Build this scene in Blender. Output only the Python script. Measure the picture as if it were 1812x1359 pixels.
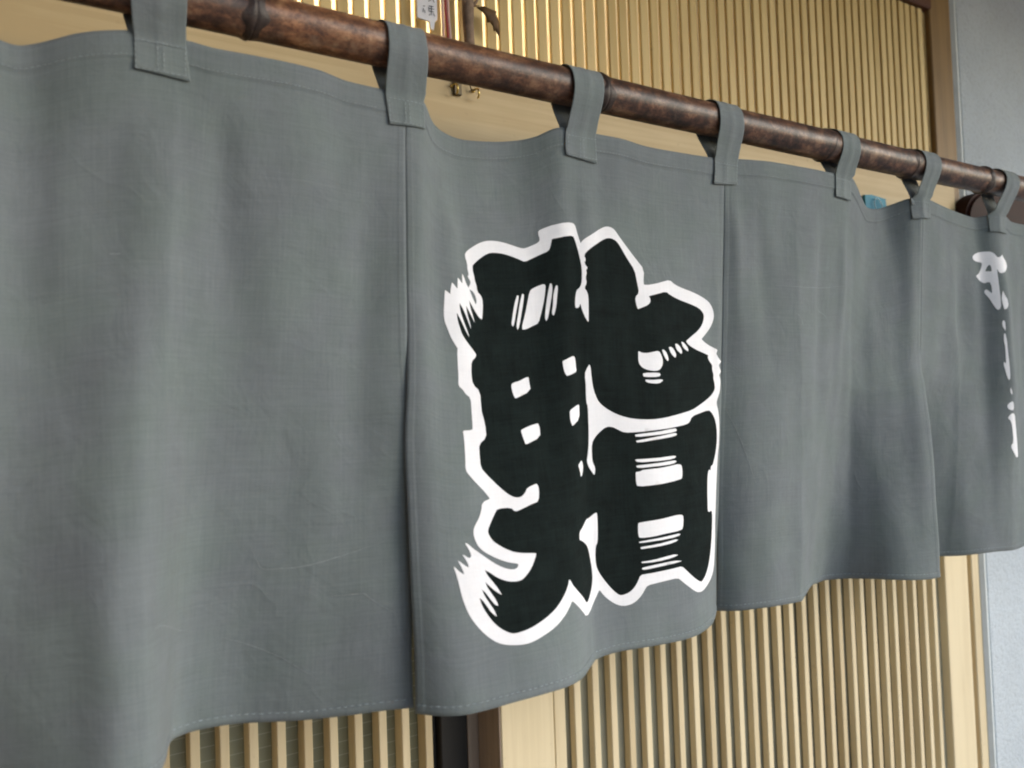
import bpy, bmesh, math, random
import numpy as np
from mathutils import Matrix, Vector
from mathutils.geometry import delaunay_2d_cdt

random.seed(7)
for o in list(bpy.data.objects):
    bpy.data.objects.remove(o, do_unlink=True)
SC = bpy.context.scene
COL = SC.collection
CZ = 1.55                                   # eye height of the camera above the ground

# ------------------------------------------------------------------ camera
def camera():
    psi, pit, rol = 0.57815483, 0.03501828, -0.03533812
    fw = Vector((math.sin(psi)*math.cos(pit), math.cos(psi)*math.cos(pit), math.sin(pit)))
    rt = Vector((math.cos(psi), -math.sin(psi), 0)); up = rt.cross(fw)
    c, s = math.cos(rol), math.sin(rol)
    r2 = c*rt + s*up; u2 = -s*rt + c*up
    cd = bpy.data.cameras.new('camera'); co = bpy.data.objects.new('camera', cd)
    m = Matrix.Identity(4)
    for i in range(3):
        m[i][0], m[i][1], m[i][2] = r2[i], u2[i], -fw[i]
    m[0][3], m[1][3], m[2][3] = 0.0, -0.6529044, CZ
    co.matrix_world = m
    cd.sensor_fit = 'HORIZONTAL'; cd.sensor_width = 36.0; cd.lens = 29.996
    cd.clip_start = 0.02; cd.clip_end = 500
    cd.dof.use_dof = True; cd.dof.focus_distance = 0.93; cd.dof.aperture_fstop = 6.5
    COL.objects.link(co); SC.camera = co
camera()

# ------------------------------------------------------------------ sky, sun, exposure
SUN_EL, SUN_AZ = math.radians(24), math.radians(44)   # azimuth measured from -y (straight in front of the door) towards +x
def lighting():
    w = bpy.data.worlds.new('World'); SC.world = w; w.use_nodes = True
    nt = w.node_tree; nt.nodes.clear()
    sky = nt.nodes.new('ShaderNodeTexSky'); sky.sky_type = 'NISHITA'; sky.sun_disc = False
    d = Vector((math.sin(SUN_AZ)*math.cos(SUN_EL), -math.cos(SUN_AZ)*math.cos(SUN_EL), math.sin(SUN_EL)))
    sky.sun_elevation = SUN_EL; sky.sun_rotation = math.atan2(d.x, d.y)
    sky.air_density = 1.0; sky.dust_density = 1.0; sky.ozone_density = 1.0
    bg = nt.nodes.new('ShaderNodeBackground'); bg.inputs['Strength'].default_value = 0.15
    out = nt.nodes.new('ShaderNodeOutputWorld')
    nt.links.new(sky.outputs[0], bg.inputs[0]); nt.links.new(bg.outputs[0], out.inputs[0])
    l = bpy.data.lights.new('sun', 'SUN'); l.energy = 1.1; l.angle = math.radians(45); l.color = (1.0, 0.995, 0.985)
    lo = bpy.data.objects.new('sun', l); COL.objects.link(lo)
    lo.rotation_euler = (-d).to_track_quat('-Z', 'Y').to_euler(); lo.location = d*10
    SC.view_settings.view_transform = 'Standard'; SC.view_settings.look = 'None'
    SC.view_settings.exposure = 0.74; SC.view_settings.gamma = 1.0
    SC.view_settings.use_curve_mapping = False
    SC.render.engine = 'CYCLES'; SC.cycles.filter_width = 2.0
lighting()

# ------------------------------------------------------------------ helpers
def tag(o, label=None, cat=None, group=None, kind=None):
    if label: o['label'] = label
    if cat: o['category'] = cat
    if group: o['group'] = group
    if kind: o['kind'] = kind
    return o
def empty(name, loc, label, cat, group=None):
    o = bpy.data.objects.new(name, None); COL.objects.link(o); o.location = loc; o.empty_display_size = 0.05
    return tag(o, label, cat, group)
def link(name, me, parent=None, mat=None):
    o = bpy.data.objects.new(name, me); COL.objects.link(o)
    if mat is not None and len(me.materials) == 0: me.materials.append(mat)
    if parent is not None:
        o.parent = parent
        # meshes are written in world space: cancel the parent's own offset
        w = Vector((0, 0, 0)); p = parent
        while p is not None:
            w += p.location; p = p.parent
        o.location = -w
    return o
def mesh(name, vs, fs, smooth=False):
    me = bpy.data.meshes.new(name); me.from_pydata([tuple(map(float, v)) for v in vs], [], fs); me.update()
    if smooth: me.shade_smooth()
    return me
def box_mesh(name, x0, x1, y0, y1, z0, z1, bev=0.0012, seg=1):
    bm = bmesh.new()
    bmesh.ops.create_cube(bm, size=1.0)
    for v in bm.verts:
        v.co = Vector((x0 if v.co.x < 0 else x1, y0 if v.co.y < 0 else y1, z0 if v.co.z < 0 else z1))
    if bev > 0:
        bmesh.ops.bevel(bm, geom=bm.edges[:], offset=bev, segments=seg, affect='EDGES', profile=0.5)
    me = bpy.data.meshes.new(name); bm.to_mesh(me); bm.free()
    return me
def box(name, x0, x1, y0, y1, z0, z1, mat, parent=None, bev=0.0012):
    return link(name, box_mesh(name, x0, x1, y0, y1, z0, z1, bev), parent, mat)
def tube_mesh(name, pts, rad, n=8, caps=True):
    pts = [Vector(p) for p in pts]; rr = rad if hasattr(rad, '__len__') else [rad]*len(pts)
    vs, fs = [], []; prev = None
    for i, p in enumerate(pts):
        t = (pts[min(i+1, len(pts)-1)] - pts[max(i-1, 0)]).normalized()
        if prev is None:
            a = Vector((0, 0, 1)) if abs(t.z) < 0.9 else Vector((1, 0, 0))
            prev = t.cross(a).normalized()
        prev = (prev - t*prev.dot(t)).normalized(); b = t.cross(prev)
        for k in range(n):
            an = 2*math.pi*k/n
            vs.append(p + rr[i]*(math.cos(an)*prev + math.sin(an)*b))
    for i in range(len(pts)-1):
        for k in range(n):
            fs.append((i*n+k, i*n+(k+1) % n, (i+1)*n+(k+1) % n, (i+1)*n+k))
    if caps:
        fs.append(tuple(range(n))[::-1]); fs.append(tuple(range((len(pts)-1)*n, len(pts)*n)))
    me = mesh(name, vs, fs, True)
    return me

# ------------------------------------------------------------------ materials
class NT:
    def __init__(s, name):
        s.m = bpy.data.materials.new(name); s.m.use_nodes = True; s.t = s.m.node_tree; s.t.nodes.clear()
        s.out = s.n('ShaderNodeOutputMaterial'); s.b = s.n('ShaderNodeBsdfPrincipled')
        s.l(s.b.outputs[0], s.out.inputs[0])
    def n(s, ty, **k):
        q = s.t.nodes.new(ty)
        for a, b in k.items(): setattr(q, a, b)
        return q
    def l(s, a, b): s.t.links.new(a, b)
    def mapping(s, coord, scale, loc=(0, 0, 0), rot=(0, 0, 0)):
        m = s.n('ShaderNodeMapping'); m.inputs['Scale'].default_value = scale
        m.inputs['Location'].default_value = loc; m.inputs['Rotation'].default_value = rot
        s.l(coord, m.inputs[0]); return m.outputs[0]
    def noise(s, vec, scale, detail=4, rough=0.55, dist=0.0):
        q = s.n('ShaderNodeTexNoise'); q.inputs['Scale'].default_value = scale; q.inputs['Detail'].default_value = detail
        q.inputs['Roughness'].default_value = rough; q.inputs['Distortion'].default_value = dist
        s.l(vec, q.inputs['Vector']); return q.outputs[0]
    def ramp(s, fac, stops, interp='LINEAR'):
        q = s.n('ShaderNodeValToRGB'); q.color_ramp.interpolation = interp; e = q.color_ramp.elements
        while len(e) > 1: e.remove(e[-1])
        for i, (p, c) in enumerate(stops):
            x = e[0] if i == 0 else e.new(p)
            x.position = p; x.color = (c[0], c[1], c[2], 1) if hasattr(c, '__len__') else (c, c, c, 1)
        s.l(fac, q.inputs[0]); return q.outputs[0]
    def mix(s, fac, a, b, mode='MIX'):
        q = s.n('ShaderNodeMix', data_type='RGBA', blend_type=mode)
        for val, i in ((fac, 0), (a, 6), (b, 7)):
            if hasattr(val, 'is_output'): s.l(val, q.inputs[i])
            elif i == 0: q.inputs[0].default_value = val
            else: q.inputs[i].default_value = (*val, 1)
        return q.outputs[2]
    def math(s, op, a, b=None, c=None):
        q = s.n('ShaderNodeMath', operation=op)
        for i, v in enumerate((a, b, c)):
            if v is None: continue
            if hasattr(v, 'is_output'): s.l(v, q.inputs[i])
            else: q.inputs[i].default_value = v
        return q.outputs[0]
    def bump(s, h, strength, dist=0.001, prev=None):
        q = s.n('ShaderNodeBump'); q.inputs['Strength'].default_value = strength; q.inputs['Distance'].default_value = dist
        s.l(h, q.inputs['Height'])
        if prev is not None: s.l(prev, q.inputs['Normal'])
        return q.outputs[0]
    def set(s, **k):
        for a, v in k.items():
            i = s.b.inputs[a.replace('_', ' ')]
            if hasattr(v, 'is_output'): s.l(v, i)
            else: i.default_value = (*v, 1) if (hasattr(v, '__len__') and len(v) == 3) else v
        return s
    def pos(s): return s.n('ShaderNodeNewGeometry').outputs['Position']

def wood_material(name, light, dark, axis, rough=0.5, streak=1.0, spec=0.35):
    s = NT(name); p = s.pos()
    info = s.n('ShaderNodeObjectInfo').outputs['Random']
    off = s.n('ShaderNodeCombineXYZ'); s.l(s.math('MULTIPLY', info, 37.0), off.inputs[0]); s.l(s.math('MULTIPLY', info, 11.0), off.inputs[2])
    va = s.n('ShaderNodeVectorMath', operation='ADD'); s.l(p, va.inputs[0]); s.l(off.outputs[0], va.inputs[1]); p2 = va.outputs[0]
    sc = {'z': (1, 1, 0.035), 'x': (0.035, 1, 1)}[axis]
    g = s.mapping(p2, sc)
    n1 = s.noise(g, 130, 5, 0.6, 0.6); n2 = s.noise(g, 38, 3, 0.5, 1.2); n3 = s.noise(p2, 5, 3)
    f = s.math('ADD', s.math('MULTIPLY', n1, 0.45*streak), s.math('MULTIPLY', n2, 0.55*streak))
    f = s.math('ADD', f, s.math('MULTIPLY', s.math('SUBTRACT', n3, 0.5), 0.5))
    f = s.math('ADD', f, s.math('MULTIPLY', s.math('SUBTRACT', info, 0.5), 0.36))
    col = s.ramp(f, [(0.30, dark), (0.50, tuple((a*0.65+b*0.35) for a, b in zip(light, dark))), (0.70, light)])
    dirt = s.ramp(s.noise(s.mapping(p2, (1, 1, 1)), 60, 6, 0.7), [(0.62, 0.0), (0.75, 1.0)])
    col = s.mix(s.math('MULTIPLY', dirt, 0.34), col, tuple(c*0.35 for c in dark))
    s.set(Base_Color=col, Roughness=rough, Normal=s.bump(n1, 0.25, 0.0008))
    s.b.inputs['Specular IOR Level'].default_value = spec
    return s.m

def cloth_material(name, base, weave=True, wear=True):
    s = NT(name); uv = s.n('ShaderNodeUVMap').outputs[0]
    big = s.noise(uv, 9, 4, 0.6); mid = s.noise(uv, 42, 4, 0.65); fine = s.noise(uv, 900, 2, 0.6)
    slub_h = s.noise(s.mapping(uv, (18, 520, 1)), 1.0, 3, 0.7); slub_v = s.noise(s.mapping(uv, (520, 18, 1)), 1.0, 3, 0.7)
    f = s.math('ADD', s.math('MULTIPLY', big, 0.20), s.math('MULTIPLY', mid, 0.16))
    f = s.math('ADD', f, s.math('MULTIPLY', slub_h, 0.24)); f = s.math('ADD', f, s.math('MULTIPLY', slub_v, 0.24))
    f = s.math('ADD', f, s.math('MULTIPLY', fine, 0.16))
    lo = tuple(c*0.85 for c in base); hi = tuple(c*1.15 for c in base)
    col = s.ramp(f, [(0.39, lo), (0.61, hi)])
    # uneven fading of the dye: slightly greener and slightly bluer patches
    hue = s.ramp(s.noise(uv, 14, 3, 0.6), [(0.38, (0.985, 1.015, 0.985)), (0.62, (1.01, 0.995, 1.025))])
    col = s.mix(1.0, col, hue, 'MULTIPLY')
    if wear:
        # pale rub marks along old creases: thin broken lines
        vo = s.n('ShaderNodeTexVoronoi', feature='DISTANCE_TO_EDGE'); vo.inputs['Scale'].default_value = 7.0
        wob = s.n('ShaderNodeVectorMath', operation='MULTIPLY_ADD'); nz = s.n('ShaderNodeTexNoise'); nz.inputs['Scale'].default_value = 16
        s.l(uv, nz.inputs['Vector']); s.l(nz.outputs[1], wob.inputs[0]); wob.inputs[1].default_value = (0.02, 0.02, 0); s.l(uv, wob.inputs[2])
        s.l(wob.outputs[0], vo.inputs['Vector'])
        line = s.ramp(vo.outputs[0], [(0.0, 1.0), (0.007, 0.0)])
        msk = s.ramp(s.noise(uv, 11, 2, 0.5), [(0.55, 0.0), (0.66, 1.0)])
        w = s.math('MULTIPLY', s.math('MULTIPLY', line, msk), 0.04)
        col = s.mix(w, col, (0.42, 0.46, 0.46))
        sp = s.ramp(s.noise(uv, 150, 2, 0.5), [(0.80, 0.0), (0.83, 1.0)])
        col = s.mix(s.math('MULTIPLY', sp, 0.4), col, (0.5, 0.52, 0.52))
    wx = s.n('ShaderNodeTexWave', bands_direction='X'); wx.inputs['Scale'].default_value = 320; wx.inputs['Distortion'].default_value = 1.5
    wy = s.n('ShaderNodeTexWave', bands_direction='Y'); wy.inputs['Scale'].default_value = 320; wy.inputs['Distortion'].default_value = 1.5
    s.l(uv, wx.inputs[0]); s.l(uv, wy.inputs[0])
    h = s.math('ADD', s.math('ADD', wx.outputs[1], wy.outputs[1]), s.math('MULTIPLY', s.math('ADD', slub_h, slub_v), 1.2))
    nrm = s.bump(h, 0.22, 0.0006)
    crum = s.noise(uv, 26, 4, 0.55, 0.8)
    nrm = s.bump(crum, 0.34, 0.004, nrm)
    rid = s.noise(s.mapping(uv, (1.0, 0.7, 1)), 15, 3, 0.5, 0.9)
    rid = s.math('POWER', s.math('SUBTRACT', 1.0, s.math('ABSOLUTE', s.math('SUBTRACT', s.math('MULTIPLY', rid, 2.0), 1.0))), 9.0)
    nrm = s.bump(s.math('MULTIPLY', rid, s.ramp(s.noise(uv, 6, 2), [(0.45, 0.0), (0.62, 1.0)])), 0.16, 0.0020, nrm)
    s.set(Base_Color=col, Roughness=0.92, Normal=nrm)
    s.b.inputs['Specular IOR Level'].default_value = 0.12
    s.b.inputs['Sheen Weight'].default_value = 0.12; s.b.inputs['Sheen Roughness'].default_value = 0.6
    return s.m

def print_material(name, base, var):
    s = NT(name); uv = s.n('ShaderNodeUVMap').outputs[0]
    sh = s.noise(s.mapping(uv, (18, 520, 1)), 1.0, 3, 0.7); sv = s.noise(s.mapping(uv, (520, 18, 1)), 1.0, 3, 0.7)
    f = s.math('ADD', s.math('MULTIPLY', s.noise(uv, 45, 5, 0.65), 0.3), s.math('MULTIPLY', s.noise(uv, 700, 2, 0.6), 0.2))
    f = s.math('ADD', f, s.math('MULTIPLY', s.math('ADD', sh, sv), 0.25))
    col = s.ramp(f, [(0.35, tuple(c*(1-var) for c in base)), (0.65, tuple(c*(1+var) for c in base))])
    wx = s.n('ShaderNodeTexWave', bands_direction='X'); wx.inputs['Scale'].default_value = 320
    wy = s.n('ShaderNodeTexWave', bands_direction='Y'); wy.inputs['Scale'].default_value = 320
    s.l(uv, wx.inputs[0]); s.l(uv, wy.inputs[0])
    nrm = s.bump(s.math('ADD', wx.outputs[1], wy.outputs[1]), 0.15, 0.0005)
    nrm = s.bump(s.noise(uv, 26, 4, 0.55, 0.8), 0.30, 0.004, nrm)
    s.set(Base_Color=col, Roughness=0.9, Normal=nrm); s.b.inputs['Specular IOR Level'].default_value = 0.12
    return s.m

def plain_material(name, base, rough=0.5, metal=0.0, var=0.15, scale=40, bump=0.0):
    s = NT(name); p = s.pos(); n = s.noise(p, scale, 5, 0.6)
    col = s.ramp(n, [(0.3, tuple(c*(1-var) for c in base)), (0.7, tuple(min(1, c*(1+var)) for c in base))])
    s.set(Base_Color=col, Roughness=rough, Metallic=metal)
    if bump: s.set(Normal=s.bump(s.noise(p, scale*3, 4), bump, 0.001))
    return s.m

def bamboo_material():
    s = NT('smoked_bamboo'); p = s.pos()
    sep = s.n('ShaderNodeSeparateXYZ'); s.l(p, sep.inputs[0])
    g = s.mapping(p, (0.10, 1, 1)); g2 = s.mapping(p, (0.75, 1, 1))
    streak = s.noise(g, 170, 5, 0.6, 0.4); mott = s.noise(g2, 58, 9, 0.78, 0.15); speck = s.noise(g2, 190, 5, 0.75)
    # the culm is redder and paler towards its left end
    wx = s.n('ShaderNodeMapRange'); wx.inputs[1].default_value = 0.22; wx.inputs[2].default_value = 0.50; wx.inputs[3].default_value = 1; wx.inputs[4].default_value = 0
    s.l(s.math('ADD', sep.outputs[0], s.math('MULTIPLY', s.math('SUBTRACT', mott, 0.5), 0.25)), wx.inputs[0])
    darkc = s.ramp(mott, [(0.36, (0.010, 0.006, 0.005)), (0.46, (0.052, 0.023, 0.014)), (0.54, (0.135, 0.060, 0.033)), (0.64, (0.28, 0.155, 0.085))])
    warmc = s.ramp(mott, [(0.33, (0.035, 0.014, 0.009)), (0.43, (0.15, 0.060, 0.028)), (0.53, (0.32, 0.145, 0.065)), (0.64, (0.50, 0.29, 0.15))])
    w2 = s.n('ShaderNodeMapRange'); w2.inputs[1].default_value = 0.205; w2.inputs[2].default_value = 0.225; w2.inputs[3].default_value = 0.25; w2.inputs[4].default_value = 1
    s.l(sep.outputs[0], w2.inputs[0])
    col = s.mix(s.math('MULTIPLY', wx.outputs[0], w2.outputs[0]), darkc, warmc)
    col = s.mix(s.math('MULTIPLY', s.ramp(streak, [(0.42, 1.0), (0.60, 0.0)]), 0.45), col, (0.018, 0.009, 0.006))
    sp = s.ramp(speck, [(0.52, 0.0), (0.66, 1.0)])
    col = s.mix(s.math('MULTIPLY', sp, 0.55), col, (0.008, 0.005, 0.005))
    pale = s.ramp(s.noise(g2, 75, 5, 0.7), [(0.54, 0.0), (0.68, 1.0)])
    col = s.mix(s.math('MULTIPLY', pale, 0.42), col, (0.27, 0.175, 0.115))
    ro = s.ramp(mott, [(0.35, 0.50), (0.65, 0.36)])
    s.set(Base_Color=col, Roughness=ro, Normal=s.bump(streak, 0.25, 0.0008))
    s.b.inputs['Coat Weight'].default_value = 0.05; s.b.inputs['Coat Roughness'].default_value = 0.28
    return s.m

def pane_material(name, base, trans, ticks=False):
    s = NT(name); p = s.pos()
    n = s.noise(p, 300, 3, 0.6); col = s.ramp(s.noise(p, 9, 3), [(0.35, tuple(c*0.8 for c in base)), (0.65, tuple(c*1.15 for c in base))])
    if ticks:
        sep = s.n('ShaderNodeSeparateXYZ'); s.l(p, sep.inputs[0])
        fr = s.math('FRACT', s.math('DIVIDE', sep.outputs[2], 0.0145))
        ln = s.math('LESS_THAN', fr, 0.07)
        col = s.mix(s.math('MULTIPLY', ln, 0.35), col, (0.55, 0.58, 0.50))
    s.set(Base_Color=col, Roughness=0.22, Normal=s.bump(n, 0.25, 0.0006))
    if trans > 0:
        tr = s.n('ShaderNodeBsdfTranslucent'); tr.inputs[0].default_value = (0.95, 0.90, 0.78, 1)
        mx = s.n('ShaderNodeMixShader'); mx.inputs[0].default_value = trans
        s.l(s.b.outputs[0], mx.inputs[1]); s.l(tr.outputs[0], mx.inputs[2]); s.l(mx.outputs[0], s.out.inputs[0])
    return s.m

def stucco_material():
    s = NT('pale_stucco'); p = s.pos()
    n = s.noise(p, 170, 5, 0.65); n2 = s.noise(p, 45, 3); n3 = s.noise(p, 3, 3)
    col = s.ramp(n3, [(0.35, (0.45, 0.50, 0.54)), (0.65, (0.54, 0.595, 0.635))])
    col = s.mix(s.math('MULTIPLY', s.ramp(n, [(0.35, 1.0), (0.5, 0.0)]), 0.30), col, (0.30, 0.32, 0.33))
    s.set(Base_Color=col, Roughness=0.9, Normal=s.bump(s.math('ADD', n, s.math('MULTIPLY', n2, 0.6)), 0.7, 0.004))
    return s.m

M = {}
M['cloth'] = cloth_material('charcoal_grey_cotton', (0.155, 0.178, 0.181))
M['tab'] = cloth_material('charcoal_grey_cotton_tab', (0.170, 0.195, 0.197), wear=False)
M['thread'] = plain_material('pale_thread', (0.25, 0.285, 0.295), 0.9, var=0.2, scale=200)
M['rubbed'] = plain_material('rubbed_cloth', (0.225, 0.25, 0.255), 0.95, var=0.2, scale=300)
M['white'] = print_material('white_print', (0.82, 0.82, 0.84), 0.06)
M['black'] = print_material('black_print', (0.0065, 0.0112, 0.0105), 0.7)
M['hinoki'] = wood_material('pale_cypress_vertical', (0.74, 0.63, 0.42), (0.58, 0.47, 0.29), 'z')
M['hinoki_x'] = wood_material('pale_cypress_lintel', (0.62, 0.49, 0.275), (0.48, 0.36, 0.185), 'x')
M['cedar'] = wood_material('aged_cedar_transom', (0.67, 0.51, 0.235), (0.53, 0.385, 0.155), 'z')
M['post'] = wood_material('brown_post', (0.27, 0.165, 0.062), (0.16, 0.092, 0.032), 'z')
M['dull_brown'] = wood_material('dull_brown_wood', (0.33, 0.26, 0.205), (0.20, 0.155, 0.12), 'z', 0.7)  # dull brown shared by stile edge, stop strip and groove
M['red_wood'] = wood_material('dark_red_varnish', (0.036, 0.010, 0.006), (0.012, 0.004, 0.003), 'x', 0.6, 1.0, 0.15)
M['head'] = wood_material('dark_red_head_rail', (0.11, 0.040, 0.020), (0.045, 0.018, 0.010), 'x', 0.45)
M['near_black'] = plain_material('near_black_strip', (0.012, 0.0105, 0.009), 0.7)
M['bamboo'] = bamboo_material()
M['pane_l'] = pane_material('ribbed_frosted_glass', (0.25, 0.25, 0.17), 0.0, True)
M['pane_r'] = pane_material('frosted_glass', (0.36, 0.35, 0.27), 0.0)
M['pane_t'] = pane_material('frosted_transom_glass', (0.60, 0.46, 0.22), 0.7)
M['stucco'] = stucco_material()
M['brass'] = plain_material('brass', (0.80, 0.58, 0.18), 0.28, 1.0)
M['steel'] = plain_material('dark_iron', (0.10, 0.08, 0.05), 0.5, 0.8)
M['paper'] = plain_material('white_paper', (0.66, 0.66, 0.70), 0.35, var=0.05)
M['ink'] = plain_material('grey_ink', (0.12, 0.13, 0.16), 0.6)
M['red_cord'] = plain_material('red_cord', (0.33, 0.05, 0.05), 0.8)
M['pink_cord'] = plain_material('pale_pink_cord', (0.62, 0.44, 0.40), 0.8)
M['twig'] = plain_material('grey_brown_bark', (0.22, 0.155, 0.11), 0.85, var=0.35, scale=90, bump=0.4)
M['leaf'] = plain_material('dried_brown_leaf', (0.115, 0.062, 0.022), 0.7, var=0.3, scale=120, bump=0.3)
M['teal'] = plain_material('teal_plastic', (0.028, 0.25, 0.35), 0.6, var=0.12, scale=200)
M['clear'] = plain_material('pale_plastic', (0.40, 0.58, 0.62), 0.4, var=0.1)
M['pale_edge'] = plain_material('pale_edge_strip', (0.62, 0.66, 0.66), 0.6, var=0.06)
M['ground'] = plain_material('grey_paving', (0.30, 0.29, 0.275), 0.9, var=0.2, scale=12, bump=0.3)
M['room'] = plain_material('dim_plaster', (0.45, 0.38, 0.28), 0.9)
M['eave'] = wood_material('eave_boards', (0.22, 0.14, 0.065), (0.12, 0.07, 0.03), 'x')

def emission(name, col, st):
    m = bpy.data.materials.new(name); m.use_nodes = True; nt = m.node_tree; nt.nodes.clear()
    e = nt.nodes.new('ShaderNodeEmission'); e.inputs[0].default_value = (*col, 1); e.inputs[1].default_value = st
    o = nt.nodes.new('ShaderNodeOutputMaterial'); nt.links.new(e.outputs[0], o.inputs[0]); return m
M['lamp'] = emission('warm_tube_light', (1.0, 0.86, 0.62), 115)

# ------------------------------------------------------------------ shape of the curtain (metres; x along the rod, y into the house, z from eye height)
ROD_Z, ROD_R = 0.31638, 0.018
HEM_Z = -0.23026
TOP_EDGE = {
 1: [(-.071, 0, .285), (-.050, 0, .284), (-.0193, .002, .272), (.0083, .010, .2696), (.028, .018, .2687), (.0371, .020, .2677), (.0477, .019, .2703), (.061, .013, .2746), (.074, .008, .2793), (.0944, .002, .2838), (.111, 0, .2862), (.1283, 0, .287), (.1462, 0, .2868), (.1689, -.004, .2834), (.2186, -.006, .283), (.2461, -.004, .2827), (.2757, 0, .2794), (.3052, 0, .2786), (.327, 0, .279)],
 2: [(.327, 0, .279), (.3382, 0, .2776), (.3479, .004, .2750), (.3572, .012, .264), (.3745, .020, .2578), (.3944, .024, .2557), (.4252, .024, .258), (.4548, .020, .2623), (.4713, .012, .2663), (.484, .005, .2727), (.496, 0, .2758), (.516, 0, .2756), (.5358, 0, .2752), (.5647, -.003, .2741), (.6027, -.002, .2711), (.6479, 0, .2721), (.6989, 0, .2732), (.7176, 0, .2745)],
 3: [(.7176, 0, .2754), (.7365, -.001, .2771), (.7932, -.006, .2794), (.8442, -.006, .2801), (.9038, -.002, .2819), (.930, 0, .2835), (.9516, .004, .2836), (.9711, .010, .2758), (.9913, .018, .2653), (1.0156, .026, .2562), (1.0403, .030, .2581), (1.0571, .030, .2622), (1.0702, .022, .267), (1.082, .008, .272), (1.10, 0, .2745)],
 4: [(1.10, 0, .2745), (1.1201, .002, .2729), (1.1794, .010, .2687), (1.2353, .016, .2658), (1.262, .017, .2648), (1.277, .004, .268), (1.2935, -.002, .2715), (1.3146, 0, .2693), (1.3456, .006, .2641), (1.39, .010, .2648), (1.4352, .010, .265), (1.47, .004, .268), (1.49, 0, .272)]}
HEM_EDGE = {
 1: [(-.071, .030), (-.03, .022), (.02, -.002), (.06, -.030), (.088, -.046), (.104, -.043), (.113, -.029), (.124, .005), (.129, .018), (.141, .026), (.152, .027), (.168, .025), (.197, .014), (.228, 0), (.257, -.015), (.3005, -.031)],
 2: [(.2975, -.044), (.310, -.058), (.331, -.069), (.360, -.072), (.386, -.072), (.412, -.071), (.436, -.064), (.455, -.053), (.483, -.030), (.502, -.019), (.520, -.018), (.548, -.020), (.591, -.022), (.624, -.018), (.657, -.007), (.686, .014), (.715, .040)],
 3: [(.7205, .046), (.731, .030), (.747, .017), (.776, .010), (.823, .013), (.851, .025), (.885, .045), (.920, .062), (.945, .068), (.968, .058), (.985, .035), (1.000, .008), (1.020, -.007), (1.050, -.016), (1.068, -.017)],
 4: [(1.135, .095), (1.165, .090), (1.211, .066), (1.243, .042), (1.275, .030), (1.323, .025), (1.372, .027), (1.42, .035), (1.47, .020), (1.51, 0)]}
# soft pulls and folds: (u at top, u at bottom, width at top, width at bottom, depth (+ into the house), v start, v peak, v end)
PULLS = {
 1: [(.44, .30, .06, .10, .010, 0.02, .30, .95), (.60, .72, .035, .06, .011, .03, .16, .48), (.935, .87, .035, .055, .008, .05, .35, 1.0), (.51, .52, .05, .09, -.006, .05, .4, .95), (.20, .14, .07, .08, -.006, .05, .4, .9)],
 2: [(.055, .10, .035, .05, .004, .0, .25, .9), (.11, .20, .022, .05, -.006, .06, .2, .6), (.30, .32, .07, .09, .006, .05, .35, .8), (.50, .49, .03, .05, -.006, .04, .2, .7), (.58, .70, .03, .06, .004, .05, .2, .6), (.86, .80, .05, .07, .005, .05, .3, .7), (.97, .97, .02, .03, -.004, .1, .4, .9)],
 3: [(.03, .10, .02, .05, -.006, .04, .18, .7), (.12, .22, .03, .06, .006, .04, .22, .7), (.33, .36, .06, .07, -.004, .05, .3, .8), (.43, .45, .03, .05, .006, .04, .25, .8), (.57, .60, .02, .04, -.006, .05, .25, .8), (.74, .76, .05, .07, .004, .1, .4, .9), (.90, .86, .03, .05, -.004, .02, .25, .8)],
 4: [(.10, .12, .05, .07, -.005, .02, .25, .9), (.30, .28, .06, .09, .010, .03, .25, .8), (.46, .58, .05, .07, -.012, .05, .40, .95), (.70, .80, .06, .09, .012, .05, .4, .95)]}

# V-shaped valleys and ridges running down the cloth: (u at top, u at bottom, width, depth, v start, v end)
VALLEYS = {1: [(.985, .985, .03, -.006, .45, 1.3)], 2: [(.09, .16, .04, -.004, .03, .6)], 3: [(.655, .71, .065, .011, .02, 1.25), (.87, .99, .05, -.005, .05, .6)], 4: [(.20, .30, .07, -.006, .05, .7), (.47, .53, .06, -.008, .06, 1.1)]}
SEAM_END = 0.62
CREASE = {1: (.0022, .52, .0012, .53), 2: (-.0026, .47, .0016, .50), 3: (.0020, .30, .0018, .50), 4: (.0016, .25, .0012, .50)}
EDGE_L = {1: 0, 2: .004, 3: .005, 4: .004}
EDGE_R = {1: .004, 2: .003, 3: .002, 4: 0}

def pchip(xk, yk):
    xk = np.asarray(xk, float); yk = np.asarray(yk, float); h = np.diff(xk); d = np.diff(yk)/h
    m = np.zeros_like(yk); m[0] = d[0]; m[-1] = d[-1]
    for i in range(1, len(yk)-1):
        if d[i-1]*d[i] > 0:
            w1 = 2*h[i]+h[i-1]; w2 = h[i]+2*h[i-1]; m[i] = (w1+w2)/(w1/d[i-1]+w2/d[i])
    def f(x):
        x = np.clip(np.asarray(x, float), xk[0], xk[-1]); i = np.clip(np.searchsorted(xk, x)-1, 0, len(h)-1)
        t = (x-xk[i])/h[i]; t2 = t*t; t3 = t2*t
        return (2*t3-3*t2+1)*yk[i]+(t3-2*t2+t)*h[i]*m[i]+(-2*t3+3*t2)*yk[i+1]+(t3-t2)*h[i]*m[i+1]
    return f
def smooth(f, k):
    """a lightly rounded copy of a 1-D curve"""
    def g(u):
        u = np.asarray(u, float); a, b = f(0.0), f(1.0)
        e = lambda t: np.where(t < 0, 2*a-f(-t), np.where(t > 1, 2*b-f(2-t), f(t)))
        return sum(w*e(u+o*k) for o, w in ((-1.5, .12), (-.75, .23), (0, .30), (.75, .23), (1.5, .12)))
    return g
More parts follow.
